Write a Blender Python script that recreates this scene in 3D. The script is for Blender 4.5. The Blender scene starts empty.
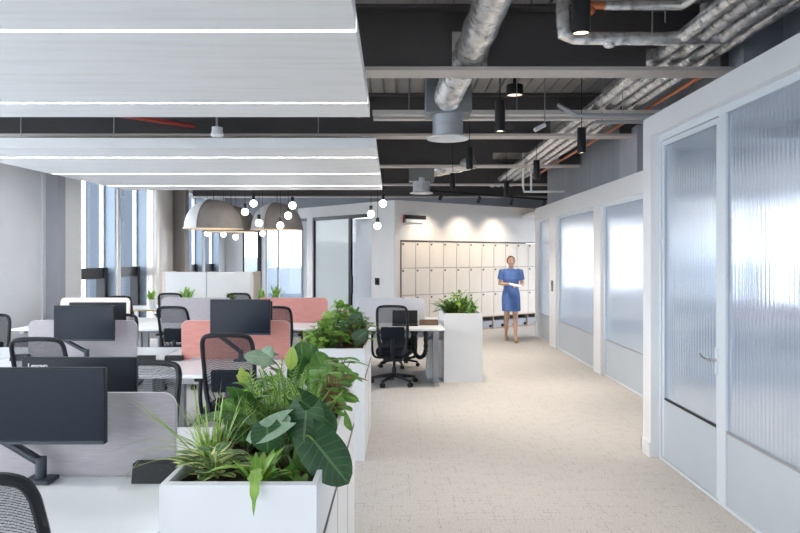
import bpy, bmesh, math, random
from mathutils import Vector, Matrix, Euler
random.seed(7)
C = bpy.context.scene.collection
PI = math.pi
F, CX, HZ, EYE = 680.0, 400.0, 257.0, 1.65
def wx(px, Y): return (px - CX) * Y / F          # survey helpers: a bearing in the photo + a depth -> metres
def wz(py, Y): return EYE - (py - HZ) * Y / F

# ------------------------------------------------------------------ materials
def mat(name, col, rough=.6, metal=0., spec=.5, emit=None, es=1.):
    m = bpy.data.materials.new(name); m.use_nodes = True
    b = m.node_tree.nodes['Principled BSDF']
    b.inputs['Base Color'].default_value = (*col, 1); b.inputs['Roughness'].default_value = rough
    b.inputs['Metallic'].default_value = metal; b.inputs['Specular IOR Level'].default_value = spec
    if emit: b.inputs['Emission Color'].default_value = (*emit, 1); b.inputs['Emission Strength'].default_value = es
    return m
def noisy(m, col2, scale=(5, 5, 5), lo=.35, hi=.65, detail=4, bump=0., coord='Object', nscale=1.):
    nt = m.node_tree; N = nt.nodes; L = nt.links; b = N['Principled BSDF']
    tc = N.new('ShaderNodeTexCoord'); mp = N.new('ShaderNodeMapping'); mp.inputs['Scale'].default_value = scale
    no = N.new('ShaderNodeTexNoise'); no.inputs['Detail'].default_value = detail; no.inputs['Scale'].default_value = nscale
    cr = N.new('ShaderNodeValToRGB'); cr.color_ramp.elements[0].position = lo; cr.color_ramp.elements[1].position = hi
    cr.color_ramp.elements[0].color = b.inputs['Base Color'].default_value[:]; cr.color_ramp.elements[1].color = (*col2, 1)
    L.new(tc.outputs[coord], mp.inputs[0]); L.new(mp.outputs[0], no.inputs['Vector'])
    L.new(no.outputs['Fac'], cr.inputs[0]); L.new(cr.outputs[0], b.inputs['Base Color'])
    if bump:
        bu = N.new('ShaderNodeBump'); bu.inputs['Strength'].default_value = bump; bu.inputs['Distance'].default_value = .01
        L.new(no.outputs['Fac'], bu.inputs['Height']); L.new(bu.outputs[0], b.inputs['Normal'])
    return m
M = {}
M['white'] = noisy(mat('white_laminate', (.80, .81, .82), .35), (.78, .79, .80), (2, 2, 2))
M['whitewall'] = noisy(mat('white_paint', (.80, .80, .80), .6), (.77, .77, .77), (3, 3, 3))
M['desk'] = noisy(mat('desk_laminate', (.84, .85, .86), .3), (.82, .83, .84), (3, 3, 3))
M['planter'] = noisy(mat('planter_laminate', (.80, .81, .82), .4), (.78, .79, .80), (3, 3, 3))
M['lgrey'] = noisy(mat('light_grey_paint', (.78, .78, .80), .6), (.75, .75, .77), (2, 2, 2))
M['mgrey'] = noisy(mat('mid_grey_paint', (.40, .41, .45), .6), (.38, .39, .43), (2, 2, 2))
M['taupe'] = mat('taupe_paint', (.25, .225, .21), .5)
M['bluegrey'] = noisy(mat('blue_grey_board', (.31, .33, .365), .6), (.27, .29, .325), (.5, 8, .3))
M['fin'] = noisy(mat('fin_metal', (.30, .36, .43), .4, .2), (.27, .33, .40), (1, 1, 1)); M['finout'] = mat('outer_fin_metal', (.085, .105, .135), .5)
M['frame'] = mat('pale_frame', (.66, .71, .76), .4)
M['kick'] = noisy(mat('kick_panel', (.50, .55, .60), .4), (.48, .53, .58), (2, 2, 2))
M['beam'] = noisy(mat('charcoal_steel', (.095, .088, .088), .5), (.08, .075, .076), (1, 2, 2))
M['flange'] = mat('lit_flange_pale_steel', (.55, .51, .48), .5)  # brightness of the lit beam undersides put into the colour; a pale beam shares it
M['deck'] = noisy(mat('deck_steel', (.36, .35, .34), .6), (.28, .27, .265), (3, 1, 3))
M['dark'] = mat('dark_soffit', (.03, .03, .032), .7)
M['raft'] = noisy(mat('whitened_timber', (.90, .90, .90), .55), (.80, .795, .785), (1.2, 14, 4), .45, .85, 6)
M['led'] = mat('led_strip', (1, 1, 1), .5, emit=(1, .98, .95), es=14)
M['black'] = mat('black_plastic', (.010, .0105, .012), .45, spec=.35)
M['blackm'] = mat('black_metal', (.012, .012, .013), .35)
M['screen'] = mat('monitor_screen', (.008, .013, .024), .25, spec=.22)
M['housing'] = mat('monitor_housing', (.012, .015, .021), .4, spec=.3)
M['chair'] = noisy(mat('chair_fabric', (.016, .020, .027), .85, spec=.2), (.011, .014, .020), (60, 60, 60))
M['cframe'] = mat('chair_frame', (.013, .015, .019), .45, spec=.3)
M['arm'] = mat('arm_metal', (.04, .047, .06), .4, .3)
M['lilac'] = noisy(mat('lilac_grey_felt', (.37, .34, .36), .9), (.43, .40, .42), (14, 6, 160), .3, .7, 3, .15)
M['lgfelt'] = noisy(mat('pale_grey_felt', (.56, .56, .60), .9), (.62, .62, .66), (6, 6, 160), .3, .7, 3, .15)
M['pink'] = noisy(mat('coral_felt', (.58, .25, .215), .9), (.66, .31, .27), (8, 8, 120), .3, .7, 3, .15)
M['cream'] = noisy(mat('cream_felt', (.72, .62, .56), .9), (.78, .69, .62), (8, 8, 120), .3, .7, 3)
M['steel'] = mat('grey_steel', (.35, .36, .38), .4, .4)
M['galv'] = noisy(mat('galvanised_steel', (.48, .52, .56), .35, .6), (.58, .62, .66), (4, 4, 12)); M['plenum'] = mat('plenum_steel', (.20, .21, .22), .5)
M['railc'] = mat('pale_trunking', (.62, .59, .56), .4)
M['chrome'] = mat('satin_chrome', (.45, .44, .43), .25, 1.)
M['foil'] = noisy(mat('foil_insulation', (.95, .94, .93), .27, .72), (.40, .39, .39), (14, 14, 14), .45, .72, 8, 1.0)
M['foilt'] = mat('foil_tape', (.72, .72, .72), .3, .8)
M['red'] = mat('red_pipe_paint', (.30, .03, .02), .5)
M['copper'] = mat('copper_pipe', (.65, .22, .09), .35, .7)
M['locker'] = noisy(mat('locker_door', (.76, .69, .61), .5), (.72, .65, .57), (4, 4, 2))
M['lockside'] = mat('locker_carcass', (.14, .115, .10), .6)
M['cubby'] = mat('grey_plywood', (.30, .29, .29), .6)
M['wood'] = noisy(mat('plywood_edge', (.62, .42, .22), .5), (.50, .33, .17), (3, 3, 30))
M['soil'] = noisy(mat('potting_soil', (.035, .022, .015), .95), (.09, .06, .04), (40, 40, 40), bump=.6)
M['globe'] = mat('opal_globe', (1, 1, 1), .3, emit=(1, .96, .9), es=5)
M['lens'] = mat('lamp_lens', (1, .9, .7), .3, emit=(1, .80, .52), es=4)
M['dome'] = noisy(mat('taupe_dome', (.36, .32, .29), .8), (.32, .285, .26), (8, 8, 8))
M['domelit'] = mat('window_lit_dome', (.80, .79, .78), .7)  # window light on the dome's left side painted in as a paler sector
M['domein'] = mat('dome_lining', (.85, .72, .55), .7)
M['skin'] = mat('skin', (.62, .38, .28), .5)
M['dress'] = noisy(mat('blue_dress', (.07, .14, .36), .85), (.10, .19, .44), (20, 20, 6))
M['hair'] = mat('auburn_hair', (.30, .12, .05), .6)
M['shoe'] = mat('tan_shoe', (.50, .34, .17), .5)
M['paper'] = mat('paper', (.82, .82, .80), .7)
M['mouth'] = mat('lip', (.45, .13, .12), .5)
M['eye'] = mat('eye', (.03, .03, .03), .3)
M['gold'] = mat('ochre_edge', (.65, .47, .08), .5)
M['bldg'] = noisy(mat('pale_building', (.16, .19, .22), .8), (.22, .25, .28), (.2, .2, .2))
M['bwin'] = mat('building_window', (.08, .11, .14), .3)
M['ground'] = noisy(mat('city_ground', (.17, .19, .21), .9), (.23, .25, .27), (.05, .05, .05))

def glass_clear(name, tint=(.96, .98, 1), gl=.06):
    m = bpy.data.materials.new(name); m.use_nodes = True; nt = m.node_tree; N = nt.nodes; L = nt.links
    N.remove(N['Principled BSDF']); out = N['Material Output']
    tr = N.new('ShaderNodeBsdfTransparent'); tr.inputs[0].default_value = (*tint, 1)
    g = N.new('ShaderNodeBsdfGlossy'); g.inputs['Roughness'].default_value = .02
    lw = N.new('ShaderNodeLayerWeight'); lw.inputs[0].default_value = .5
    pw = N.new('ShaderNodeMath'); pw.operation = 'POWER'; pw.inputs[1].default_value = 4; L.new(lw.outputs['Facing'], pw.inputs[0])
    fr = N.new('ShaderNodeMath'); fr.operation = 'MULTIPLY_ADD'; fr.inputs[1].default_value = .5; fr.inputs[2].default_value = .035; L.new(pw.outputs[0], fr.inputs[0])
    mx = N.new('ShaderNodeMixShader'); L.new(fr.outputs[0], mx.inputs[0])
    L.new(tr.outputs[0], mx.inputs[1]); L.new(g.outputs[0], mx.inputs[2]); L.new(mx.outputs[0], out.inputs[0])
    return m
M['glass'] = glass_clear('clear_glass')
def reeded():
    m = bpy.data.materials.new('reeded_glass'); m.use_nodes = True; nt = m.node_tree; N = nt.nodes; L = nt.links
    N.remove(N['Principled BSDF']); out = N['Material Output']
    tc = N.new('ShaderNodeTexCoord'); wv = N.new('ShaderNodeTexWave'); wv.bands_direction = 'Y'
    wv.inputs['Scale'].default_value = 7; wv.inputs['Distortion'].default_value = 0
    mp = N.new('ShaderNodeMapping'); mp.inputs['Scale'].default_value = (0, 9, 0.35)
    no = N.new('ShaderNodeTexNoise'); no.inputs['Scale'].default_value = 1.2; no.inputs['Detail'].default_value = 3
    ad = N.new('ShaderNodeMath'); ad.operation = 'ADD'
    bu = N.new('ShaderNodeBump'); bu.inputs['Strength'].default_value = .22; bu.inputs['Distance'].default_value = .004
    L.new(tc.outputs['Object'], wv.inputs['Vector']); L.new(tc.outputs['Object'], mp.inputs[0]); L.new(mp.outputs[0], no.inputs['Vector'])
    L.new(wv.outputs['Fac'], ad.inputs[0]); L.new(no.outputs['Fac'], ad.inputs[1]); L.new(ad.outputs[0], bu.inputs['Height'])
    rf = N.new('ShaderNodeBsdfRefraction'); rf.inputs['IOR'].default_value = 1.12; rf.inputs['Roughness'].default_value = .16
    rf.inputs['Color'].default_value = (.93, .96, 1, 1)
    gl = N.new('ShaderNodeBsdfGlossy'); gl.inputs['Roughness'].default_value = .13
    tr = N.new('ShaderNodeBsdfTransparent'); tr.inputs[0].default_value = (.9, .94, 1, 1)
    tl = N.new('ShaderNodeBsdfTranslucent'); tl.inputs[0].default_value = (.8, .87, .95, 1)
    L.new(bu.outputs[0], rf.inputs['Normal']); L.new(bu.outputs[0], gl.inputs['Normal'])
    a = N.new('ShaderNodeMixShader'); a.inputs[0].default_value = .2; L.new(rf.outputs[0], a.inputs[1]); L.new(tr.outputs[0], a.inputs[2])
    b = N.new('ShaderNodeMixShader'); b.inputs[0].default_value = .2; L.new(a.outputs[0], b.inputs[1]); L.new(tl.outputs[0], b.inputs[2])
    c = N.new('ShaderNodeMixShader'); c.inputs[0].default_value = .32; L.new(b.outputs[0], c.inputs[1]); L.new(gl.outputs[0], c.inputs[2])
    L.new(c.outputs[0], out.inputs[0]); return m
M['reeded'] = reeded()
def mesh_fabric():
    m = bpy.data.materials.new('chair_mesh'); m.use_nodes = True; nt = m.node_tree; N = nt.nodes; L = nt.links
    b = N['Principled BSDF']; out = N['Material Output']
    b.inputs['Base Color'].default_value = (.035, .038, .046, 1); b.inputs['Roughness'].default_value = .8; b.inputs['Specular IOR Level'].default_value = .2
    tc = N.new('ShaderNodeTexCoord'); ch = N.new('ShaderNodeTexVoronoi'); ch.inputs['Scale'].default_value = 260
    ch.distance = 'CHEBYCHEV'; ch.inputs['Randomness'].default_value = .12
    cr = N.new('ShaderNodeValToRGB'); cr.color_ramp.elements[0].position = .30; cr.color_ramp.elements[1].position = .44
    cr.color_ramp.elements[0].color = (.12, .12, .12, 1)
    tr = N.new('ShaderNodeBsdfTransparent'); mx = N.new('ShaderNodeMixShader')
    L.new(tc.outputs['Object'], ch.inputs['Vector']); L.new(ch.outputs['Distance'], cr.inputs[0]); L.new(cr.outputs[0], mx.inputs[0])
    L.new(tr.outputs[0], mx.inputs[1]); L.new(b.outputs[0], mx.inputs[2]); L.new(mx.outputs[0], out.inputs[0]); return m
M['mesh'] = mesh_fabric()
def carpet():
    m = mat('woven_carpet', (.6, .57, .53), .95, spec=.1); nt = m.node_tree; N = nt.nodes; L = nt.links; b = N['Principled BSDF']
    tc = N.new('ShaderNodeTexCoord')
    def lines(bw_, rh, rot, off):
        mp = N.new('ShaderNodeMapping'); mp.inputs['Rotation'].default_value = (0, 0, rot); mp.inputs['Location'].default_value = (off, off * .7, 0)
        nd = N.new('ShaderNodeTexNoise'); nd.inputs['Scale'].default_value = 5; nd.inputs['Detail'].default_value = 3
        vm = N.new('ShaderNodeVectorMath'); vm.operation = 'MULTIPLY_ADD'; vm.inputs[1].default_value = (.05, .05, 0)
        v = N.new('ShaderNodeTexBrick'); v.inputs['Scale'].default_value = 1; v.inputs['Brick Width'].default_value = bw_; v.inputs['Row Height'].default_value = rh
        v.inputs['Mortar Size'].default_value = .0022; v.inputs['Mortar Smooth'].default_value = .6; v.offset = .37; v.inputs['Color1'].default_value = v.inputs['Color2'].default_value = (0, 0, 0, 1); v.inputs['Mortar'].default_value = (1, 1, 1, 1)
        L.new(tc.outputs['Object'], mp.inputs[0]); L.new(tc.outputs['Object'], nd.inputs['Vector'])
        L.new(nd.outputs['Color'], vm.inputs[0]); L.new(mp.outputs[0], vm.inputs[2]); L.new(vm.outputs[0], v.inputs['Vector']); return v
    a = lines(.19, .055, .0, .3); c = lines(.17, .06, PI / 2, .9)
    n1 = N.new('ShaderNodeTexNoise'); n1.inputs['Scale'].default_value = 9; n1.inputs['Detail'].default_value = 2
    g1 = N.new('ShaderNodeMath'); g1.operation = 'GREATER_THAN'; g1.inputs[1].default_value = .53
    L.new(tc.outputs['Object'], n1.inputs['Vector']); L.new(n1.outputs['Fac'], g1.inputs[0])
    mxa = N.new('ShaderNodeMath'); mxa.operation = 'MAXIMUM'; L.new(a.outputs[0], mxa.inputs[0]); L.new(c.outputs[0], mxa.inputs[1])
    mu = N.new('ShaderNodeMath'); mu.operation = 'MULTIPLY'; L.new(mxa.outputs[0], mu.inputs[0]); L.new(g1.outputs[0], mu.inputs[1])
    n2 = N.new('ShaderNodeTexNoise'); n2.inputs['Scale'].default_value = 90; n2.inputs['Detail'].default_value = 3
    L.new(tc.outputs['Object'], n2.inputs['Vector'])
    cr = N.new('ShaderNodeValToRGB'); cr.color_ramp.elements[0].position = .3; cr.color_ramp.elements[1].position = .7
    cr.color_ramp.elements[0].color = (.435, .415, .395, 1); cr.color_ramp.elements[1].color = (.60, .58, .56, 1)
    L.new(n2.outputs['Fac'], cr.inputs[0])
    mm = N.new('ShaderNodeMath'); mm.operation = 'MULTIPLY'; mm.inputs[1].default_value = .7; L.new(mu.outputs[0], mm.inputs[0])
    mx = N.new('ShaderNodeMixRGB'); mx.inputs[2].default_value = (.30, .26, .22, 1)
    L.new(mm.outputs[0], mx.inputs[0]); L.new(cr.outputs[0], mx.inputs[1]); L.new(mx.outputs[0], b.inputs['Base Color'])
    bu = N.new('ShaderNodeBump'); bu.inputs['Strength'].default_value = .3; bu.inputs['Distance'].default_value = .004
    L.new(n2.outputs['Fac'], bu.inputs['Height']); L.new(bu.outputs[0], b.inputs['Normal']); return m
M['carpet'] = carpet()
def leafmat(name, c1, c2, rib, vein=9., rough=.38, edge=None):
    m = bpy.data.materials.new(name); m.use_nodes = True; nt = m.node_tree; N = nt.nodes; L = nt.links
    b = N['Principled BSDF']; out = N['Material Output']; b.inputs['Roughness'].default_value = rough
    tc = N.new('ShaderNodeTexCoord'); uv = N.new('ShaderNodeUVMap'); uv.uv_map = 'UVMap'
    no = N.new('ShaderNodeTexNoise'); no.inputs['Scale'].default_value = 14; no.inputs['Detail'].default_value = 2
    L.new(tc.outputs['Object'], no.inputs['Vector'])
    cr = N.new('ShaderNodeValToRGB'); cr.color_ramp.elements[0].position = .35; cr.color_ramp.elements[1].position = .65
    cr.color_ramp.elements[0].color = (*c1, 1); cr.color_ramp.elements[1].color = (*c2, 1)
    L.new(no.outputs['Fac'], cr.inputs[0])
    sp = N.new('ShaderNodeSeparateXYZ'); L.new(uv.outputs[0], sp.inputs[0])
    def mth(op, a, bb):
        q = N.new('ShaderNodeMath'); q.operation = op
        for i, x in enumerate((a, bb)):
            if x is None: continue
            if isinstance(x, (int, float)): q.inputs[i].default_value = x
            else: L.new(x, q.inputs[i])
        return q.outputs[0]
    au = mth('ABSOLUTE', mth('SUBTRACT', sp.outputs[0], .5), None)
    ribm = mth('LESS_THAN', au, .03)
    ph = mth('FRACT', mth('MULTIPLY', mth('SUBTRACT', sp.outputs[1], mth('MULTIPLY', au, .55)), vein), None)
    vm = mth('MULTIPLY', mth('LESS_THAN', ph, .12), .45)
    f = mth('MAXIMUM', ribm, vm)
    mx = N.new('ShaderNodeMixRGB'); mx.inputs[2].default_value = (*rib, 1); L.new(f, mx.inputs[0]); L.new(cr.outputs[0], mx.inputs[1])
    col = mx.outputs[0]
    if edge:
        e = mth('GREATER_THAN', mth('ADD', au, mth('MULTIPLY', mth('SUBTRACT', no.outputs['Fac'], .5), .9)), .33)
        m2 = N.new('ShaderNodeMixRGB'); m2.inputs[2].default_value = (*edge, 1); L.new(e, m2.inputs[0]); L.new(col, m2.inputs[1]); col = m2.outputs[0]
    L.new(col, b.inputs['Base Color'])
    tl = N.new('ShaderNodeBsdfTranslucent'); L.new(col, tl.inputs[0])
    ms = N.new('ShaderNodeMixShader'); ms.inputs[0].default_value = .25
    L.new(b.outputs[0], ms.inputs[1]); L.new(tl.outputs[0], ms.inputs[2]); L.new(ms.outputs[0], out.inputs[0]); return m
M['l_dark'] = leafmat('leaf_dark', (.018, .065, .020), (.035, .11, .030), (.11, .21, .08), 7)
M['l_silver'] = leafmat('leaf_silver', (.17, .27, .17), (.26, .37, .25), (.30, .42, .28), 6, .45)
M['l_mid'] = leafmat('leaf_mid', (.07, .19, .03), (.16, .34, .06), (.20, .36, .10), 8)
M['l_deep'] = leafmat('leaf_deep', (.03, .10, .025), (.08, .20, .04), (.16, .30, .09), 8)
M['l_light'] = leafmat('leaf_light', (.19, .38, .06), (.36, .56, .11), (.36, .55, .15), 8)
M['l_lime'] = leafmat('leaf_lime', (.33, .46, .07), (.48, .56, .12), (.16, .32, .05), 8)
M['l_var'] = leafmat('leaf_variegated', (.05, .14, .03), (.10, .22, .06), (.30, .42, .15), 3, .4, (.66, .70, .30))
M['l_grass'] = leafmat('leaf_grass', (.30, .46, .10), (.50, .64, .22), (.48, .58, .22), 1)
M['l_red'] = leafmat('leaf_red', (.35, .07, .04), (.24, .10, .03), (.40, .16, .08), 6)
M['stem'] = mat('green_stem', (.13, .22, .05), .6)
M['stemred'] = mat('reddish_stem', (.22, .13, .05), .6)

# ------------------------------------------------------------------ mesh builder
class MB:
    def __init__(s): s.bm = bmesh.new(); s.uv = None
    def box(s, x0, x1, y0, y1, z0, z1, r=0, seg=2):
        vs = [s.bm.verts.new((x, y, z)) for x in (x0, x1) for y in (y0, y1) for z in (z0, z1)]
        q = [(0, 1, 3, 2), (4, 6, 7, 5), (0, 4, 5, 1), (2, 3, 7, 6), (0, 2, 6, 4), (1, 5, 7, 3)]
        fs = [s.bm.faces.new([vs[i] for i in f]) for f in q]
        if r:
            es = list({e for f in fs for e in f.edges})
            bmesh.ops.bevel(s.bm, geom=es, offset=r, segments=seg, profile=.5, affect='EDGES')
        return s
    def tube(s, pts, r, n=10, cap=True, sy=1.):
        pts = [Vector(p) for p in pts]; rr = r if isinstance(r, (list, tuple)) else [r] * len(pts)
        rings = []; nrm = None
        for i, p in enumerate(pts):
            t = (pts[min(i + 1, len(pts) - 1)] - pts[max(i - 1, 0)]).normalized()
            if nrm is None:
                a = Vector((0, 0, 1)) if abs(t.z) < .9 else Vector((1, 0, 0)); nrm = (a - t * a.dot(t)).normalized()
            else:
                nrm = (nrm - t * nrm.dot(t)).normalized()
            b = t.cross(nrm)
            rings.append([s.bm.verts.new(p + (nrm * math.cos(2 * PI * k / n) + b * math.sin(2 * PI * k / n) * sy) * rr[i]) for k in range(n)])
        for a, b in zip(rings, rings[1:]):
            for k in range(n): s.bm.faces.new((a[k], a[(k + 1) % n], b[(k + 1) % n], b[k]))
        if cap: s.bm.faces.new(rings[0][::-1]); s.bm.faces.new(rings[-1])
        return s
    def lathe(s, prof, n=24, c=(0, 0, 0), a0=0, a1=2 * PI, closed=True):
        rings = []; m = n if closed else n + 1
        for r, z in prof:
            rings.append([s.bm.verts.new((c[0] + r * math.cos(a0 + (a1 - a0) * k / n), c[1] + r * math.sin(a0 + (a1 - a0) * k / n), c[2] + z)) for k in range(m)])
        for a, b in zip(rings, rings[1:]):
            for k in range(n): s.bm.faces.new((a[k], a[(k + 1) % m], b[(k + 1) % m], b[k]))
        return s
    def prism(s, pts, d, axis='y', o=0.):
        """polygon extruded: pts in the (x,z) plane for axis y, (x,y) for z, (y,z) for x"""
        def v(p, h): return {'y': (p[0], h, p[1]), 'z': (p[0], p[1], h), 'x': (h, p[0], p[1])}[axis]
        a = [s.bm.verts.new(v(p, o)) for p in pts]; b = [s.bm.verts.new(v(p, o + d)) for p in pts]; n = len(pts)
        s.bm.faces.new(a); s.bm.faces.new(b[::-1])
        for k in range(n): s.bm.faces.new((a[k], b[k], b[(k + 1) % n], a[(k + 1) % n]))
        return s
    def ball(s, c, r, u=16, v=10):
        r = r if isinstance(r, (tuple, list)) else (r, r, r)
        bmesh.ops.create_uvsphere(s.bm, u_segments=u, v_segments=v, radius=1, matrix=Matrix.Translation(c) @ Matrix.Diagonal((*r, 1))); return s
    def leaf(s, base, d, L, W, shape='lance', droop=.3, up=(0, 0, 1), fold=.15, nv=7, face=None, wave=0.):
        if s.uv is None: s.uv = s.bm.loops.layers.uv.new('UVMap')
        d = Vector(d).normalized(); up = Vector(up)
        side = (Vector(face).cross(d) if face is not None else up.cross(d))
        if side.length < .05: side = Vector((1, 0, 0))
        side.normalize(); nr = d.cross(side).normalized()
        if nr.z < 0 and face is None: nr = -nr
        us = (-1, -.5, 0, .5, 1); rows = []; ph = random.random() * 6
        for i in range(nv + 1):
            t = i / nv
            if shape == 'blade': w = W * .5 * min(1, .5 + t * 3) * (1 - t) ** .55
            elif shape == 'heart': w = W * .5 * (math.sin(PI * min(1, (t * .86 + .14))) ** .62 if t < 1 else 0)
            elif shape == 'round': w = W * .5 * math.sin(PI * (t * .9 + .1)) ** .5 if t < 1 else 0
            else: w = W * .5 * math.sin(PI * (t ** .8 * .97 + .03)) if t < 1 else 0
            row = []
            for u in us:
                back = (.32 * L * abs(u) ** 1.5 * (1 - t) ** 2) if shape == 'heart' else 0
                wob = 1 + (wave * math.sin(t * 26 + ph) if abs(u) == 1 else 0)
                p = Vector(base) + d * (L * t - back) + side * (w * u * wob) + nr * (abs(u) * w * fold * 2 - 0) \
                    - Vector((0, 0, 1)) * (droop * L * t * t) - nr * (.25 * w * u * u)
                row.append((s.bm.verts.new(p), (u * .5 + .5, t)))
            rows.append(row)
        for a, b in zip(rows, rows[1:]):
            for k in range(4):
                q = (a[k], a[k + 1], b[k + 1], b[k]); f = s.bm.faces.new([x[0] for x in q])
                for lp, x in zip(f.loops, q): lp[s.uv].uv = x[1]
        return s
    def build(s, name, m, parent=None, smooth=False, loc=None, rot=None, recalc=True):
        if recalc: bmesh.ops.recalc_face_normals(s.bm, faces=s.bm.faces)
        me = bpy.data.meshes.new(name); s.bm.to_mesh(me); s.bm.free()
        if isinstance(m, (list, tuple)):
            for q in m: me.materials.append(q)
        else: me.materials.append(m)
        if smooth:
            me.polygons.foreach_set('use_smooth', [True] * len(me.polygons))
            me.set_sharp_from_angle(angle=math.radians(38))
        o = bpy.data.objects.new(name, me); C.objects.link(o)
        if parent is not None: o.parent = parent
        if loc: o.location = loc
        if rot: o.rotation_euler = rot
        return o
def tag(o, label=None, cat=None, group=None, kind=None):
    for k, v in (('label', label), ('category', cat), ('group', group), ('kind', kind)):
        if v: o[k] = v
    return o
def empty(name, loc=(0, 0, 0), rz=0, label=None, cat=None, group=None):
    o = bpy.data.objects.new(name, None); C.objects.link(o); o.empty_display_size = .1
    o.location = loc; o.rotation_euler = (0, 0, rz); return tag(o, label, cat, group)
def copy_tree(o, parent=None):
    c = o.copy(); C.objects.link(c)
    if parent is not None: c.parent = parent
    for ch in [x for x in C.objects if x.parent == o]: copy_tree(ch, c)
    return c
def struct(name, mb, m, parent=None, **k):
    o = mb.build(name, m, parent, **k)
    if parent is None: o['kind'] = 'structure'
    return o
def arc(c, r, a0, a1, n, ax='xz', const=0):
    out = []
    for i in range(n + 1):
        a = a0 + (a1 - a0) * i / n; u = c[0] + r * math.cos(a); v = c[1] + r * math.sin(a)
        out.append((u, const, v) if ax == 'xz' else (u, v, const))
    return out
def smoothpath(pts, n=6):
    P = [Vector(p) for p in pts]; out = []
    for i in range(len(P) - 1):
        a, b, c, d = P[max(i - 1, 0)], P[i], P[i + 1], P[min(i + 2, len(P) - 1)]
        for k in range(n):
            t = k / n
            out.append(.5 * ((2 * b) + (c - a) * t + (2 * a - 5 * b + 4 * c - d) * t * t + (3 * b - 3 * c + d - a) * t ** 3))
    out.append(P[-1]); return out
def rrect(w, h, r, n=5, cx=0, cz=0, corners=(1, 1, 1, 1)):
    pts = []
    for (sx, sz, a, on) in ((1, 1, 0, corners[0]), (-1, 1, PI / 2, corners[1]), (-1, -1, PI, corners[2]), (1, -1, 1.5 * PI, corners[3])):
        if on:
            for k in range(n + 1):
                q = a + PI / 2 * k / n
                pts.append((cx + sx * (w / 2 - r) + r * math.cos(q), cz + sz * (h / 2 - r) + r * math.sin(q)))
        else: pts.append((cx + sx * w / 2, cz + sz * h / 2))
    return pts

# ------------------------------------------------------------------ shell
Y0, Y1 = -2.6, 21.0
XL, XR, XGW, SLAB = -5.4, 7.2, 3.1, 3.75
struct('floor', MB().box(XL - .6, XR + .2, Y0 - .2, Y1 + .2, -.12, 0), M['carpet'])
# slab deck with ribs running away from the camera
d = MB(); d.box(XL - .6, 7.4, Y0 - .2, Y1 + .2, SLAB + .05, SLAB + .2)
x = XL - .55
while x < 3.6: d.box(x, x + .142, Y0 - .2, Y1, SLAB, SLAB + .055); x += .160
struct('ceiling', d, M['deck'])
# left wall: piers, sill and head around the windows
holes = [(-2.3, 1.5), (1.8, 5.2), (5.5, 8.9), (11.45, 12.9), (13.08, 14.5), (15.4, 16.9), (17.15, 18.6), (18.85, 20.3)]
w = MB(); y = Y0 - .2
for a, b in holes:
    w.box(XL - .25, XL, y, a, 0, SLAB + .1); y = b
w.box(XL - .25, XL, y, Y1, 0, SLAB + .1)
for i, (a, b) in enumerate(holes):
    if i >= 3: w.box(XL - .25, XL, a, b, 3.3, SLAB + .1); w.box(XL - .25, XL, a, b, 0, .12)
    else: w.box(XL - .25, XL, a, b, 3.3, SLAB + .1); w.box(XL - .25, XL, a, b, 0, .12)
struct('wall_left', w, M['lgrey'])
for i, (a, b) in enumerate(holes):
    wd = empty('window_%d' % (i + 1), (XL - .25, a, .12)); wd['kind'] = 'structure'
    W_, H_ = b - a, 3.18
    f = MB(); f.box(-.03, .05, 0, .06, 0, H_); f.box(-.03, .05, W_ - .06, W_, 0, H_); f.box(-.03, .05, .06, W_ - .06, 0, .06); f.box(-.03, .05, .06, W_ - .06, H_ - .06, H_)
    if i < 3: f.box(-.03, .05, W_ / 2 - .04, W_ / 2 + .04, .06, H_ - .06)
    f.build('window_frame', M['white'], wd)
    MB().box(0, .012, .06, W_ - .06, .06, H_ - .06).build('pane', M['glass'], wd)
    if i >= 3:
        MB().box(-.32, -.031, W_ - .001, W_ + .07, 0, H_).build('fin', M['finout'], wd)
        MB().box(.051, .245, W_ - .012, W_ - .002, 0, H_).build('reveal_lining', M['fin'], wd)
        g = MB(); g.box(-.03, .10, .07, W_ - .10, 1.13, 1.33); g.box(-.03, .13, W_ - .19, W_ - .07, .07, 1.33)
        g.build('vent_frame', M['blackm'], wd)
# grey pier in the left wall and the two columns further back
struct('column_1', MB().box(-5.45, -5.19, 10.3, 10.55, 0, SLAB), M['mgrey'])
struct('trim_1', MB().box(-5.475, -5.451, 10.28, 10.5, 0, 3.3).box(-5.40, -5.365, 10.22, 10.3, 0, 3.3), M['lgrey'])
struct('trim_2', MB().box(-5.40, -5.34, 10.75, 11.08, 0, 3.5).box(-5.40, -5.36, 11.1, 11.44, 0, 3.5).box(-5.40, -5.36, 12.92, 13.06, 0, 3.5), M['whitewall'])
struct('column_2', MB().lathe([(.26, 0), (.26, 3.75)], 32, (-4.94, 14.0, 0)), noisy(mat('cast_column', (.58, .53, .49), .25, .4), (.66, .62, .58), (4, 4, .6)), smooth=True)
struct('column_3', MB().box(-4.76, -4.49, 14.2, 14.45, 0, SLAB), M['taupe'])
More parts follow.
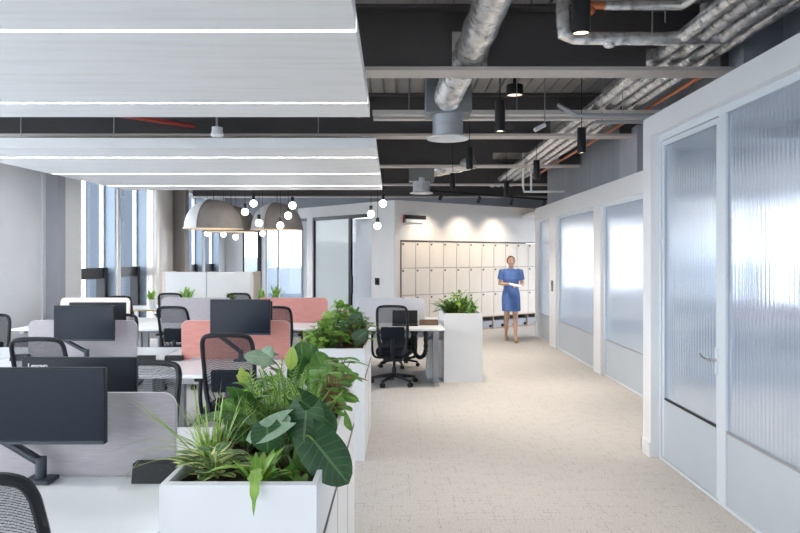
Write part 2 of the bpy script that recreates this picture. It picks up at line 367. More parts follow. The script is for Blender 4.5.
# back wall with its windows
bw = MB(); xs = [XL - .2, -4.9, -4.68, -4.08, -3.0, -0.3, 7.4]
bw.box(-5.6, -4.85, Y1, Y1 + .2, 0, 2.75).box(-4.28, -4.15, Y1, Y1 + .2, 0, 2.75).box(-3.0, 3.4, Y1, Y1 + .2, 0, 2.75).box(3.4, 7.4, Y1, Y1 + .2, 0, .75).box(3.4, 7.4, Y1, Y1 + .2, 2.5, 2.75).box(5.2, 5.4, Y1, Y1 + .2, .75, 2.5)
bw.box(-4.85, -4.28, Y1, Y1 + .2, 2.6, 2.75).box(-4.15, -3.0, Y1, Y1 + .2, 2.6, 2.75)
bw.box(-4.85, -4.28, Y1, Y1 + .2, 0, .1).box(-4.15, -3.0, Y1, Y1 + .2, 0, .1)
struct('wall_back', bw, M['whitewall'])
struct('wall_back_upper', MB().box(-5.6, 7.4, Y1 - .05, Y1 + .2, 2.75, SLAB + .05), M['mgrey'])
for i, (a, b) in enumerate(((-4.85, -4.28), (-4.15, -3.0))):
    wd = empty('window_%d' % (9 + i), (a, Y1 - .03, .1)); wd['kind'] = 'structure'; W_ = b - a
    f = MB(); f.box(0, .05, 0, .06, 0, 2.5).box(W_ - .05, W_, 0, .06, 0, 2.5).box(.05, W_ - .05, 0, .06, 0, .05).box(.05, W_ - .05, 0, .06, 2.45, 2.5)
    if i: f.box(.36, .42, 0, .06, .05, 2.45); 
    else: f.box(W_ - .12, W_ - .05, 0, .06, .05, 2.45)
    f.build('window_frame', M['blackm'] if i == 0 else M['mgrey'], wd); MB().box(.05, W_ - .05, .02, .03, .05, 2.45).build('pane', M['glass'], wd)
struct('window_33', MB().box(3.4, 5.2, Y1 + .09, Y1 + .1, .75, 2.5), M['glass']); struct('window_34', MB().box(5.4, 7.2, Y1 + .09, Y1 + .1, .75, 2.5), M['glass'])
# front wall behind the camera: unseen windows, added and sized to set the daylight
fw = MB(); fw.box(XL - .2, 7.4, Y0 - .2, Y0, 3.3, SLAB + .1).box(XL - .2, 7.4, Y0 - .2, Y0, 0, .12)
for q in range(8): fw.box(XL - .2 + q * 1.78, XL + .0 + q * 1.78, Y0 - .2, Y0, .12, 3.3)
for q in (2, 3, 5, 6): fw.box(XL + q * 1.78, XL + q * 1.78 + 1.58, Y0 - .2, Y0, .12, 3.3)
struct('wall_front', fw, M['lgrey'])
for q in (0, 1, 4):
    a = XL + q * 1.78; wd = MB().box(a, a + 1.58, Y0 - .11, Y0 - .1, .12, 3.3); o = struct('window_%d' % (11 + q), wd, M['glass'])
# outer wall of the meeting rooms: ribbon of daylight
ow = MB(); ow.box(XR, XR + .2, Y0 - .2, Y1 + .2, 0, .75).box(XR, XR + .2, Y0 - .2, Y1 + .2, 2.72, SLAB + .1)
yy = Y0
while yy < Y1: ow.box(XR, XR + .2, yy, yy + .16, .75, 2.72); yy += 2.9
struct('wall_right_outer', ow, M['lgrey'])
yy = Y0 + .16; q = 18
while yy < Y1:
    struct('window_%d' % q, MB().box(XR + .1, XR + .11, yy, min(yy + 2.74, Y1), .75, 2.72), M['glass']); yy += 2.9; q += 1
struct('ceiling_meeting', MB().box(2.2, XR, Y0, 5.65, 2.72, 2.79).box(2.9, XR, 5.65, Y1, 2.56, 2.64), M['lgrey'])
# grey wall above the partitions
struct('wall_right_upper', MB().box(XGW, XGW + .12, Y0, 14.3, 2.64, SLAB + .05), M['bluegrey'])
struct('column_4', MB().box(2.78, 3.1, 5.5, 5.95, 2.82, SLAB), M['bluegrey'])
struct('column_5', MB().box(3.0, 3.1, 8.6, 9.3, 2.66, 3.32), M['mgrey'])

# ------------------------------------------------------------------ right partitions
XA, XAI = 2.066, 2.13
fr = MB()
fr.prism([(Y0, 2.645), (5.78, 2.645), (5.78, 2.81), (Y0, 2.81)], .2, 'x', XA)      # header
fr.box(XA, XA + .2, 5.60, 5.78, 0, 2.645)                                         # post
struct('wall_right_near', fr, M['white'])
struct('baseboard_right', MB().box(XA - .012, XA, 5.60, 5.792, 0, .12).box(XA - .012, XA + .1, 5.78, 5.792, 0, .12), M['white'])
struct('wall_return', MB().box(XA + .2, 3.05, 5.66, 5.78, 2.56, 2.81).box(XA + .2, 3.05, 5.66, 5.78, 0, .1).box(2.97, 3.05, 5.66, 5.78, .1, 2.56), M['white'])
struct('window_35', MB().box(XA + .2, 2.97, 5.71, 5.722, .1, 2.56), M['glass'])
def glazed(name, y0, y1, z0, z1, x, leaf=False, fw=.05, kick=.504, X2=.05):
    """framed reeded panel standing in the partition, facing the aisle (-X)"""
    o = empty(name, (x, y0, z0)); o['kind'] = 'structure'; W, H = y1 - y0, z1 - z0
    f = MB(); f.box(0, X2, 0, fw, 0, H).box(0, X2, W - fw, W, 0, H).box(0, X2, fw, W - fw, H - fw, H).box(0, X2, fw, W - fw, 0, .02)
    f.build('door_frame' if leaf else 'window_frame', M['frame'], o)
    if leaf:
        l = MB(); l.box(.008, X2 - .01, fw + .006, fw + .046, .025, H - fw - .006).box(.008, X2 - .01, W - fw - .046, W - fw - .006, .025, H - fw - .006)
        l.box(.008, X2 - .01, fw + .046, W - fw - .046, H - fw - .046, H - fw - .006); l.build('door_leaf', M['frame'], o)
        MB().box(.006, X2 - .01, fw + .046, W - fw - .046, .025, kick - z0 - .01).build('kick_panel', M['kick'], o)
        MB().box(.018, .028, fw + .046, W - fw - .046, kick - z0 - .005, H - fw - .046).build('pane', M['reeded'], o)
        MB().box(.010, .034, fw + .046, W - fw - .046, kick - z0 - .012, kick - z0 + .006).build('glazing_bead', M['black'], o)
    else:
        MB().box(.010, X2 - .01, fw, W - fw, .02, kick - z0 - .01).build('kick_panel', M['kick'], o)
        MB().box(.018, .028, fw, W - fw, kick - z0 - .005, H - fw).build('pane', M['reeded'], o)
        MB().box(.008, .034, fw, W - fw, kick - z0 - .012, kick - z0 + .006).build('glazing_bead', M['steel'], o)
    return o
dr = glazed('door_1', 4.50, 5.60, 0.0, 2.645, XAI, True)
h = MB(); h.box(-.004, .008, .055, .097, .86, 1.04, .002, 1)
h.build('handle_plate', M['frame'], dr)
h = MB(); h.tube([(.004, .078, .955), (-.045, .078, .955)], .011, 10); h.tube(smoothpath([(-.045, .074, .955), (-.05, .11, .955), (-.05, .16, .957), (-.05, .215, .975)], 5), .0095, 10)
h.build('door_handle', M['chrome'], dr, smooth=True)
glazed('window_26', 2.05, 4.50, 0, 2.645, XAI)
glazed('window_27', -.4, 2.05, 0, 2.645, XAI)
glazed('window_28', -2.6, -.4, 0, 2.645, XAI)
XB = 2.806
fr = MB(); fr.prism([(5.78, 2.39), (14.08, 2.39), (14.08, 2.65), (5.78, 2.65)], .16, 'x', XB)
posts = [(6.75, 7.14), (9.50, 9.88), (12.24, 12.80), (13.9, 14.08)]
for a, b in posts: fr.box(XB, XB + .16, a + .02, b - .02, 0, 2.39)
struct('wall_right_far', fr, M['white'])
for i, (a, b) in enumerate(((5.80, 6.77), (7.12, 9.52), (9.86, 12.26), (12.78, 13.92))):
    glazed('window_%d' % (29 + i), a, b, 0, 2.39, XB + .045)
struct('wall_return_far', MB().box(XB, 3.4, 14.08, 14.14, 0, 2.65), M['white'])

# ------------------------------------------------------------------ pod with lockers
ang = math.atan2(2.5, 3.35)
pod = empty('wall_lockers', (0, 14.0, 0), ang); pod['kind'] = 'structure'     # local x runs along the lockers, local -y faces the room
LW = .38
p = MB(); p.box(-.12, .02, 0, .12, 0, 2.82).box(.02, 5.6, 0, .12, 1.99, 2.82).box(11 * LW + .02 + .02, 5.6, 0, .12, 0, 1.99)
p.build('wall_panel', noisy(mat('warm_wall', (.72, .69, .66), .6), (.70, .67, .64), (2, 2, 2)), pod)
MB().box(.02, 11 * LW + .04, .44, .48, 0, 2.0).build('alcove_back', M['lockside'], pod)
MB().box(.02, 11 * LW + .04, -.012, .0, 1.975, 2.0).box(.008, .03, -.012, 0, 0, 2.0).build('alcove_trim', M['lockside'], pod)
R = Matrix.Translation((0, 14.0, 0)) @ Matrix.Rotation(ang, 4, 'Z')
ordn = ['first', 'second', 'third', 'fourth', 'fifth', 'sixth', 'seventh', 'eighth', 'ninth', 'tenth', 'last']
def make_locker():
    t = empty('locker')
    b = MB(); b.box(0, .014, .02, .43, 0, 1.97).box(LW - .014, LW - .003, .02, .43, 0, 1.97)
    for z in (.285, .84, 1.405, 1.955): b.box(.014, LW - .014, .022, .43, z, z + .015)
    b.box(.014, LW - .014, .415, .43, .0, 1.955)
    b.build('carcass', M['cubby'], t)
    MB().box(0, LW - .003, .012, .02, 0, .012).box(0, .014, .012, .02, 0, .285).box(0, LW - .003, .010, .022, .285, .297).build('cubby_edge', M['wood'], t)
    for z0, z1 in ((.302, .848), (.860, 1.413), (1.425, 1.965)):
        dd = MB().box(.006, LW - .006, 0, .018, z0, z1, .002, 1).build('locker_door', M['locker'], t)
        MB().box(.03, .065, -.012, 0, z1 - .065, z1 - .035).build('lock', M['black'], dd)
    return t
lk = make_locker()
for k in range(11):
    o = lk if k == 0 else copy_tree(lk)
    o.location = R @ Vector((.03 + k * LW, 0, 0)); o.rotation_euler = (0, 0, ang)
    if k < 10: lb = 'pale locker column, %s from the left end of the locker wall' % ordn[k]
    else: lb = 'pale locker column at the right end of the locker wall, beside the glass partition'
    tag(o, lb, 'locker', 'pale staff lockers')
bx = empty('storage_box')
b = MB(); b.box(.02, LW - .03, .03, .39, .015, .19, .006, 1); b.build('box_body', M['mgrey'], bx)
kn = MB(); kn.tube([(LW - .09, .031, .07), (LW - .09, .012, .07)], .036, 16); kn.build('caster', M['black'], bx)
for n_, k in enumerate(range(6, 11)):
    o = bx if n_ == 0 else copy_tree(bx)
    o.location = R @ Vector((.035 + k * LW, 0, 0)); o.rotation_euler = (0, 0, ang)
    tag(o, 'grey storage box in the open cubby under the %s locker column from the left' % (ordn[k] if k < 10 else 'eleventh'), 'box', 'grey boxes in the cubbies')
# emergency light on the locker wall
t = empty('emergency_light', R @ Vector((.08, 0, 2.42)), ang, 'slim black emergency light box high on the wall left above the lockers', 'light')
MB().box(0, .56, -.07, 0, .02, .10, .006, 1).build('light_body', M['black'], t)
MB().box(.05, .51, -.05, -.002, -.05, .018).build('diffuser', M['whitewall'], t)
MB().box(-.012, .0, -.06, -.005, -.06, .10).build('end_cap', M['red'], t)
# track with heads
t = empty('spotlight_track', R @ Vector((.4, -.62, 2.80)), ang, 'long black lighting track with small heads in front of the locker wall', 'track light')
MB().box(-.5, 4.5, -.02, .02, .16, .20).build('track', M['blackm'], t)
rods = MB()
for xx in (-.3, 1.5, 4.2): rods.tube([(xx, 0, .2), (xx, 0, .945)], .004, 6)
rods.build('hanging_rod', M['blackm'], t)
for xx in (.18, 1.25, 2.25, 3.3, 4.3):
    hd = MB().tube([(xx, 0, .16), (xx, .0, .11)], .012, 8).tube([(xx, -.02, .12), (xx, .045, .02)], .038, 14).build('spot_head', M['black'], t, smooth=True)
# left wing of the pod: white frame with two glass sheets
ang2 = math.atan2(2.25, -2.15)
pl = empty('wall_pod_left', (-.10, 13.94, 0), ang2); pl['kind'] = 'structure'  # local x runs away up-left
PW = 3.12
def along(px):      # distance along the wing for a bearing
    k = (px - CX) / F; c, s_ = math.cos(ang2), math.sin(ang2)
    return (k * 13.94 + .10) / (c - k * s_)
a1, a2, a3, a4 = along(371.5), along(349.5), along(347), along(312.5)
p = MB(); p.box(0, a1, -.12, 0, 0, 2.82).box(a1, PW + .3, -.12, 0, 2.58, 2.82).box(a4, a4 + .22, -.12, 0, 0, 2.58)
p.build('wall_panel', M['whitewall'], pl)
MB().box(a1, a4, -.09, -.03, 2.50, 2.58).box(a3 - .012, a2 + .0, -.09, -.03, 0, 2.5).box(a4 - .03, a4, -.09, -.03, 0, 2.5).build('wall_frame', M['blackm'], pl)
MB().box(a1, a2 - .02, -.065, -.055, 0, 2.5).build('pane', M['glass'], pl)
MB().box(a3 + .02, a4 - .05, -.065, -.055, 0, 2.5).build('frosted_pane', mat('frosted_glass', (.62, .68, .68), .12), pl)
MB().box(a2 - .10, a2 - .03, -.02, .02, .85, 1.25).build('pull_handle', M['blackm'], pl)
MB().box(a1 - .6, a4 + 1.2, -1.3, -1.25, 0, 2.6).build('room_panel', M['lgrey'], pl)
MB().box(a1 + .3, a1 + 1.5, -.9, -.6, 2.56, 2.6).build('pod_fill_panel', mat('pod_fill_glow', (1, 1, 1), .5, emit=(1, .98, .95), es=2.2), pl)  # added glowing panel that brightens the inside of the pod
R2 = Matrix.Translation((-.10, 13.94, 0)) @ Matrix.Rotation(ang2, 4, 'Z')
tt = along(377.5)
t = empty('door_control', R2 @ Vector((tt, 0, 1.06)), ang2, 'small black control panel on the white pod wall', 'switch')
MB().box(-.065, .065, 0, .02, 0, .15, .004, 1).build('plate', M['black'], t); MB().box(-.045, .045, .02, .023, .03, .12).build('touch_face', M['screen'], t)
t = empty('card_reader', (XB, 12.5, 1.02), 0, 'small dark card reader on the white post of the far partition', 'card reader')
MB().box(-.02, 0, -.05, .05, 0, .2, .004, 1).build('reader_body', M['taupe'], t); MB().box(-.023, -.02, -.03, .03, .1, .17).build('reader_face', M['black'], t)

# ------------------------------------------------------------------ ceiling steel and services
def beam(name, y, hb=3.2, x0=-5.4, x1=3.1, hole=None, dpt=.55, fl=.25):
    b = MB(); yc = y + fl / 2; t = .03; z1 = min(hb + dpt, SLAB)
    if hole is None: b.box(x0, x1, yc - .012, yc + .012, hb + t, z1 - t)
    else:
        xs_ = [x0]; 
        for hx0, hx1, hz0, hz1 in hole:
            b.box(xs_[-1], hx0, yc - .012, yc + .012, hb + t, z1 - t)
            b.box(hx0, hx1, yc - .012, yc + .012, hb + t, hz0); b.box(hx0, hx1, yc - .012, yc + .012, hz1, z1 - t); xs_.append(hx1)
        b.box(xs_[-1], x1, yc - .012, yc + .012, hb + t, z1 - t)
    b.box(x0, x1, y, y + fl, z1 - t, z1)
    o = struct(name, b, M['beam'])
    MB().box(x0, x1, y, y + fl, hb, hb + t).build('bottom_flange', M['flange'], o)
    return o
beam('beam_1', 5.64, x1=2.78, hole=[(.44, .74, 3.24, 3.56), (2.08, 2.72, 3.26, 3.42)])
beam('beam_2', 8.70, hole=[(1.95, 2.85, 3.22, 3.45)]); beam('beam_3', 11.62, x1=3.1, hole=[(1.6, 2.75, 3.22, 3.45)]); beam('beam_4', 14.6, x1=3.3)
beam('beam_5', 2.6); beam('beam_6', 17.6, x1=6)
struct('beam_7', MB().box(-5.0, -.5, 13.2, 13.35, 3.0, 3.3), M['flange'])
t = empty('cable_trunking', (0, 7.4, 3.2), 0, 'pair of pale trunking rails crossing the ceiling behind the first deep beam', 'trunking')
MB().box(-.3, XGW, 0, .09, 0, .05).build('rail', M['railc'], t); MB().box(-.3, XGW, .26, .35, 0, .05).build('rail', M['railc'], t)
MB().box(-.3, XGW, .09, .26, .035, .05).build('web_plate', M['beam'], t)
hg = MB()
for xx in (.1, 1.3, 2.4): hg.tube([(xx, .17, .05), (xx, .17, .555)], .006, 6)
hg.build('hanger_rod', M['steel'], t)
# rafts
def raft(y0, y1, x0a, x1a, zb, strips, label, th=.105, k=-.0115):
    t = empty('ceiling_raft', (0, y0, zb), 0, label, 'ceiling raft', 'white timber ceiling rafts')
    def xr(y): return x1a + k * (y - y0)
    def xl(y): return x0a - k * 4 * (y - y0)
    ed = [y0] + [s_ for s_ in strips] + [y1]; g = .015
    for i in range(len(ed) - 1):
        a = ed[i] + (g if i else 0); b = ed[i + 1] - (g if i < len(ed) - 2 else 0)
        MB().prism([(xl(a), a - y0), (xr(a), a - y0), (xr(b), b - y0), (xl(b), b - y0)], th, 'z', 0).build('raft_panel', M['raft'], t)
    for s_ in strips:
        MB().box(xl(s_) + .01, xr(s_) - .01, s_ - g - y0, s_ + g - y0, .012, .03).build('light_strip', M['led'], t)
    cab = MB()
    for yy in (y0 + .15, y1 - .15):
        for xx in (-4.4, -3.4, -2.3, -1.2): cab.tube([(xx + (yy % .5), yy - y0, th), (xx + (yy % .5), yy - y0, SLAB - zb)], .005, 5)
    cab.build('suspension_wire', M['steel'], t)
    return t
raft(.6, 5.59, -4.95, -.19, 2.8, [1.6, 3.46, 5.08], 'white timber ceiling raft nearest above the front desks')
raft(7.17, 11.67, -4.93, -.253, 2.8, [7.86, 9.42, 11.0], 'white timber ceiling raft behind, above the middle and rear benches')
# things in the gap between the rafts
t = empty('smoke_detector', (-1.72, 6.4, 2.78), 0, 'white ceiling detector on a drop rod in the gap between the rafts', 'detector')
MB().lathe([(0, 0), (.05, .0), (.062, .02), (.05, .05), (.05, .09), (.0, .09)], 20).build('detector_body', M['whitewall'], t, smooth=True); MB().tube([(0, 0, .09), (0, 0, .97)], .008, 8).build('drop_rod', M['steel'], t)
tag(MB().tube([(-3.38, 6.6, 3.06), (-3.36, 6.62, 3.14), (-2.9, 6.9, 3.10), (-2.2, 7.3, 3.05)], .025, 8).tube([(-2.9, 6.9, 3.1), (-2.9, 6.9, 3.8)], .006, 6).build('sprinkler_pipe', M['red'], smooth=True), 'red sprinkler pipe in the raft gap towards the window side', 'pipe')
tag(MB().tube([(-.9, 6.6, 3.02), (-.88, 6.6, 3.14), (-.4, 6.9, 3.08)], .022, 8).tube([(-.88, 6.6, 3.13), (-.88, 6.6, 3.8)], .006, 6).build('sprinkler_pipe', M['red'], smooth=True), 'short red sprinkler pipe in the raft gap towards the aisle', 'pipe')
t = empty('ceiling_detector', (wx(292, 12.6), 12.6, 2.9), 0, 'white round detector on a stem behind the rear raft', 'detector')
MB().lathe([(0, 0), (.06, .0), (.075, .025), (.06, .05), (0, .05)], 18).build('detector_body', M['whitewall'], t, smooth=True); MB().tube([(0, 0, .05), (0, 0, .85)], .01, 8).build('drop_rod', M['whitewall'], t)
# flexible ducts and diffusers
def wrinkly(mb, pts, r, n=22, seg=7):
    P = smoothpath(pts, seg); rr = [r * (1 + .05 * math.sin(i * 2.3) + random.uniform(-.03, .03)) for i in range(len(P))]
    return mb.tube(P, rr, n)
t = empty('ventilation_duct', (.47, 6.55, 2.82), 0, 'foil ventilation duct with round diffuser dropping behind the first deep beam', 'duct', 'foil ducts with round diffusers')
wrinkly(MB(), [(.36, -3.4, .80), (.26, -2.3, .78), (.20, -1.5, .70), (.12, -.78, .55), (.02, -.3, .42), (-.02, -.06, .33)], .135).build('foil_duct', M['foil'], t, smooth=True)
MB().box(-.22, .22, -.04, .34, .22, .62, .004, 1).build('plenum_box', M['plenum'], t)
MB().lathe([(.15, .01), (.15, .26)], 28, (0, .14, 0)).build('spigot', M['galv'], t, smooth=True)
MB().lathe([(.09, .03), (.12, .0), (.205, -.012), (.205, 0), (.15, .02), (.12, .03), (0, .035)], 28, (0, .14, 0)).build('diffuser_ring', M['whitewall'], t, smooth=True)
t = empty('ventilation_duct', (.38, 11.95, 2.79), 0, 'smaller round ceiling diffuser under its plenum near the locker wall', 'duct', 'foil ducts with round diffusers')
MB().box(-.22, .22, 0, .30, .20, .62, .004, 1).build('plenum_box', M['plenum'], t)
MB().lathe([(.15, .01), (.15, .26)], 28, (0, .14, 0)).build('spigot', M['galv'], t, smooth=True)
wrinkly(MB(), [(.9, -.25, .5), (.6, -.05, .45), (.2, .14, .40)], .12).build('foil_duct', M['foil'], t, smooth=True)
MB().lathe([(.09, .03), (.12, .0), (.205, -.012), (.205, 0), (.15, .02), (.12, .03), (0, .035)], 28, (0, .14, 0)).build('diffuser_ring', M['whitewall'], t, smooth=True)
# long insulated pipes
for i, (X, z, r) in enumerate(((2.16, 3.335, .058), (2.31, 3.34, .055), (2.46, 3.335, .055), (2.61, 3.34, .045))):
    pts = [(X, Y0 + .1 + k * .33, z + random.uniform(-.004, .004)) for k in range(57)]
    o = MB().tube(pts, [r * random.uniform(.95, 1.05) for _ in pts], 14).build('insulated_pipe', M['foil'], smooth=True)
    tag(o, 'long foil-wrapped pipe along the right side of the ceiling, %s from the aisle' % ('nearest', 'second', 'third', 'furthest')[i], 'pipe', 'foil-wrapped pipes along the right side')
tag(MB().tube([(2.75, 6.2, 3.30), (2.75, 14.2, 3.30)], .02, 10).build('copper_pipe', M['copper'], smooth=True), 'thin copper pipe running beside the foil-wrapped pipes', 'pipe')
t = empty('crossing_pipe', (0, 5.2, 3.32), 0, 'thick foil-wrapped pipe crossing in front of the first deep beam', 'pipe')
pp = [(1.23, -.05, .30), (1.23, -.05, .12), (1.24, -.04, .02), (1.32, -.02, 0)] + [(1.32 + k * .1, 0, random.uniform(-.004, .004)) for k in range(1, 13)]
MB().tube(pp, [.05 * random.uniform(.94, 1.06) for _ in pp], 14).build('pipe_run', M['foil'], t, smooth=True)
MB().ball((1.60, 0, -.04), (.05, .04, .035)).build('valve_joint', M['foil'], t, smooth=True)
MB().tube([(2.33, 0, .03), (2.33, 0, .26)], .04, 12).build('riser', M['foil'], t, smooth=True); MB().tube([(2.50, 0, .03), (2.50, 0, .30)], .04, 12).build('riser', M['foil'], t, smooth=True)
MB().tube([(2.0, -.07, .10), (2.0, -.07, .42)], .005, 6).tube([(1.9, -.07, .0), (1.91, -.07, .42)], .005, 6).build('hanger_rod', M['steel'], t)
t = empty('elbow_pipe', (0, 5.0, 3.50), 0, 'short foil-wrapped pipe with brass valve along the top edge of the picture', 'pipe')
MB().tube([(1.5, 0, 0), (1.8, 0, 0), (2.07, 0, 0), (2.13, -.1, .02), (2.18, -.5, .04)], .036, 12).build('pipe_run', M['foil'], t, smooth=True)
MB().tube([(1.38, 0, 0), (1.5, 0, 0)], .03, 12).ball((1.40, 0, -.04), .035).build('brass_valve', M['copper'], t, smooth=True)
tag(MB().tube([(1.62, 6.75, 3.10), (1.56, 6.74, 3.16)] + [(1.75 + .1 * k, 6.72, 3.05) for k in range(13)], .022, 8).tube([(2.2, 6.72, 3.06), (2.2, 6.72, 3.8)], .005, 6).tube([(2.9, 6.72, 3.06), (2.9, 6.72, 3.8)], .005, 6).tube([(2.9, 6.72, 3.05), (3.1, 6.72, 3.05)], .022, 8).build('conduit', M['steel'], smooth=True), 'grey conduit crossing under the foil pipes behind the deep beam', 'pipe')
tag(MB().tube([(1.98, 6.9, 3.02), (3.1, 6.9, 3.02)], .018, 8).tube([(2.05, 6.9, 3.03), (2.05, 6.9, 3.8)], .005, 6).build('conduit', M['steel'], smooth=True), 'thin lower conduit crossing below the grey one', 'pipe')
# white looped pipe hung further back
t = empty('looped_pipe', (0, 12.6, 2.86), 0, 'white pipe loop hanging near the far end of the ceiling', 'pipe')
MB().tube([(2.28, 0, .9), (2.28, 0, .10), (2.30, 0, 0), (2.5, 0, 0), (3.05, 0, 0)], .02, 8).tube([(2.43, 0, .9), (2.43, 0, .02)], .02, 8).build('pipe_run', M['whitewall'], t, smooth=True)
# drum light & camera-like sensor
t = empty('drum_light', (1.35, 8.0, 3.55), 0, 'squat black drum light under the ceiling deck beyond the first beam', 'ceiling light')
MB().lathe([(0, .12), (.098, .12), (.10, .11), (.10, .015), (.092, 0), (.088, .01)], 28).build('drum_body', M['blackm'], t, smooth=True)
MB().lathe([(0, .008), (.089, .008)], 24).build('diffuser', mat('drum_lens', (.8, .68, .55), .4, emit=(1, .85, .7), es=.5), t)
MB().tube([(0, 0, .12), (0, 0, .26)], .02, 8).build('stem', M['blackm'], t)
t = empty('adjustable_sensor', (1.48, 6.95, 3.0), 0, 'small white tilted sensor on a drop rod right of the aisle', 'sensor')
MB().tube([(-.11, -.04, -.06), (.0, .0, 0)], .022, 8).build('sensor_body', M['whitewall'], t, smooth=True); MB().tube([(0, 0, 0), (0, 0, .80)], .006, 6).build('drop_rod', M['steel'], t)
MB().ball((0, 0, .0), .02).build('swivel', M['black'], t)
# black cylinder pendants
def make_pend():
    t = empty('pendant_spotlight')
    MB().lathe([(0, .27), (.044, .27), (.046, .262), (.046, .002), (.044, 0), (.040, 0), (.038, .012)], 28).build('lamp_body', M['blackm'], t, smooth=True)
    MB().lathe([(0, .010), (.0385, .010)], 24).build('lens', M['lens'], t)
    MB().tube([(0, 0, .27), (0, 0, SLAB - 2.765)], .004, 6).build('cord', M['black'], t)
    MB().lathe([(0, 0), (.03, 0), (.03, -.03), (0, -.03)], 14, (0, 0, SLAB - 2.765)).build('ceiling_rose', M['black'], t)
    return t
pr = make_pend(); desc = ['nearest black cylinder pendant cut by the top edge of the photo', 'black cylinder pendant on a cord hanging below the first deep beam by the foil duct',
  'third black cylinder pendant along the desk side of the aisle', 'furthest black cylinder pendant along the desk side of the aisle',
  'black cylinder pendant in front of the grey wall, nearest on the glass side', 'second black cylinder pendant from the camera on the glass side', 'furthest black cylinder pendant on the glass side']
for i, (X, Y) in enumerate(((.905, 3.4), (.89, 6.05), (.88, 8.62), (.87, 11.25), (1.95, 7.3), (1.96, 9.75), (1.95, 12.45))):
    o = pr if i == 0 else copy_tree(pr); o.location = (X, Y, 2.765); tag(o, desc[i], 'pendant light', 'black cylinder pendants')
    l = bpy.data.lights.new('spot', 'SPOT'); l.energy = 75; l.color = (1, .88, .74); l.spot_size = 1.5; l.spot_blend = .8; l.shadow_soft_size = .04
    lo = bpy.data.objects.new('pendant_spot_beam', l); C.objects.link(lo); lo.location = (X, Y, 2.755); lo['kind'] = 'helper'
for xx in (.18, 1.25, 2.25, 3.3, 4.3):
    l = bpy.data.lights.new('spot', 'SPOT'); l.energy = 32; l.color = (1, .86, .68); l.spot_size = 1.7; l.spot_blend = 1; l.shadow_soft_size = .03
    lo = bpy.data.objects.new('track_spot_beam', l); C.objects.link(lo); p0 = R @ Vector((.4 + xx, -.56, 2.80)); lo.location = p0
    dirv = (R @ Vector((.4 + xx, -.02, 1.4))) - p0; lo.rotation_euler = dirv.to_track_quat('-Z', 'Y').to_euler(); lo['kind'] = 'helper'
# domes
def dome(cx, Y, wpx, ytop, yrim, label, tilt=0, lit_side=True):
    rim = wz(yrim, Y); r = wpx * Y / F / 2; h = wz(ytop, Y) - rim
    t = empty('dome_pendant', (wx(cx, Y), Y, rim), 0, label, 'pendant lamp', 'large felt dome pendants')
    prof = [(r * 1.04, -.01), (r * 1.04, .012)] + [(r * math.cos(a) ** .85, h * math.sin(a)) for a in [PI / 2 * k / 12 for k in range(13)][:-1]] + [(.0, h)]
    if lit_side:
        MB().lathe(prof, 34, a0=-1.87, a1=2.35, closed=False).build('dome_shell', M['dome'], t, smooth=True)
        MB().lathe(prof, 16, a0=2.35, a1=4.413, closed=False).build('dome_lit_side', M['domelit'], t, smooth=True)
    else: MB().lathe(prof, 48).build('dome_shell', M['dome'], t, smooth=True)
    MB().lathe([(r * 1.035, -.009), (r * .98, 0)] + [(r * .97 * math.cos(a), h * .94 * math.sin(a)) for a in [PI / 2 * k / 8 for k in range(9)]], 40).build('dome_lining', M['domein'], t, smooth=True)
    for a in (-1.87, 2.35):
        pts = [(r * 1.01 * math.cos(q) ** .85 * math.cos(a), r * 1.01 * math.cos(q) ** .85 * math.sin(a), h * 1.01 * math.sin(q)) for q in [PI / 2 * k / 12 for k in range(12)]]
        MB().tube(pts, .014, 6).build('seam_rib', M['dome'], t, smooth=True)
    MB().tube([(0, 0, h), (0, 0, SLAB - rim)], .006, 6).build('cord', M['black'], t)
    MB().ball((0, 0, h * .45), .10).build('lamp_globe', M['globe'], t, smooth=True)
dome(213.5, 13.0, 57, 200, 228.5, 'large felt dome lamp with a painted-on window-lit left side, leftmost of three')
dome(231, 14.6, 52, 206, 231.5, 'large felt dome lamp half hidden behind the leftmost dome', lit_side=False)
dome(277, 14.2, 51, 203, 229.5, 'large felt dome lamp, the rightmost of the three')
bulbs = [(245, 212, 12.3), (253.5, 203.5, 12.5), (259, 223, 12.2), (280.3, 225.5, 12.4), (288.2, 215.7, 12.3), (292.5, 205.5, 12.1), (371, 214, 12.2), (377.5, 226, 12.3), (383, 203.5, 12.1),
         (207, 233.5, 16.5), (223.5, 234.5, 16.5), (235.7, 237, 15.5), (262.5, 233.5, 16.5)]
bl = ['hanging in front of the middle dome, upper left of the cluster', 'highest above the gap between the domes', 'lowest beside the rim of the right dome', 'over the rim of the right dome', 'over the right face of the right dome', 'topmost at the right dome on a thick stem',
      'left of the three by the white pod corner', 'lowest of the three by the white pod corner', 'highest of the three by the white pod corner', 'seen under the rim of the leftmost dome, at its left', 'seen under the rim of the leftmost dome, at its right', 'lowest, under the middle dome', 'seen under the left rim of the right dome']
gp = empty('globe_pendant')
MB().ball((0, 0, 0), .064, 20, 12).build('globe', M['globe'], gp, smooth=True); MB().tube([(0, 0, .07), (0, 0, .15)], .03, 12).build('socket', M['black'], gp, smooth=True)
MB().tube([(0, 0, .15), (0, 0, 1.3)], .004, 5).build('cord', M['black'], gp)
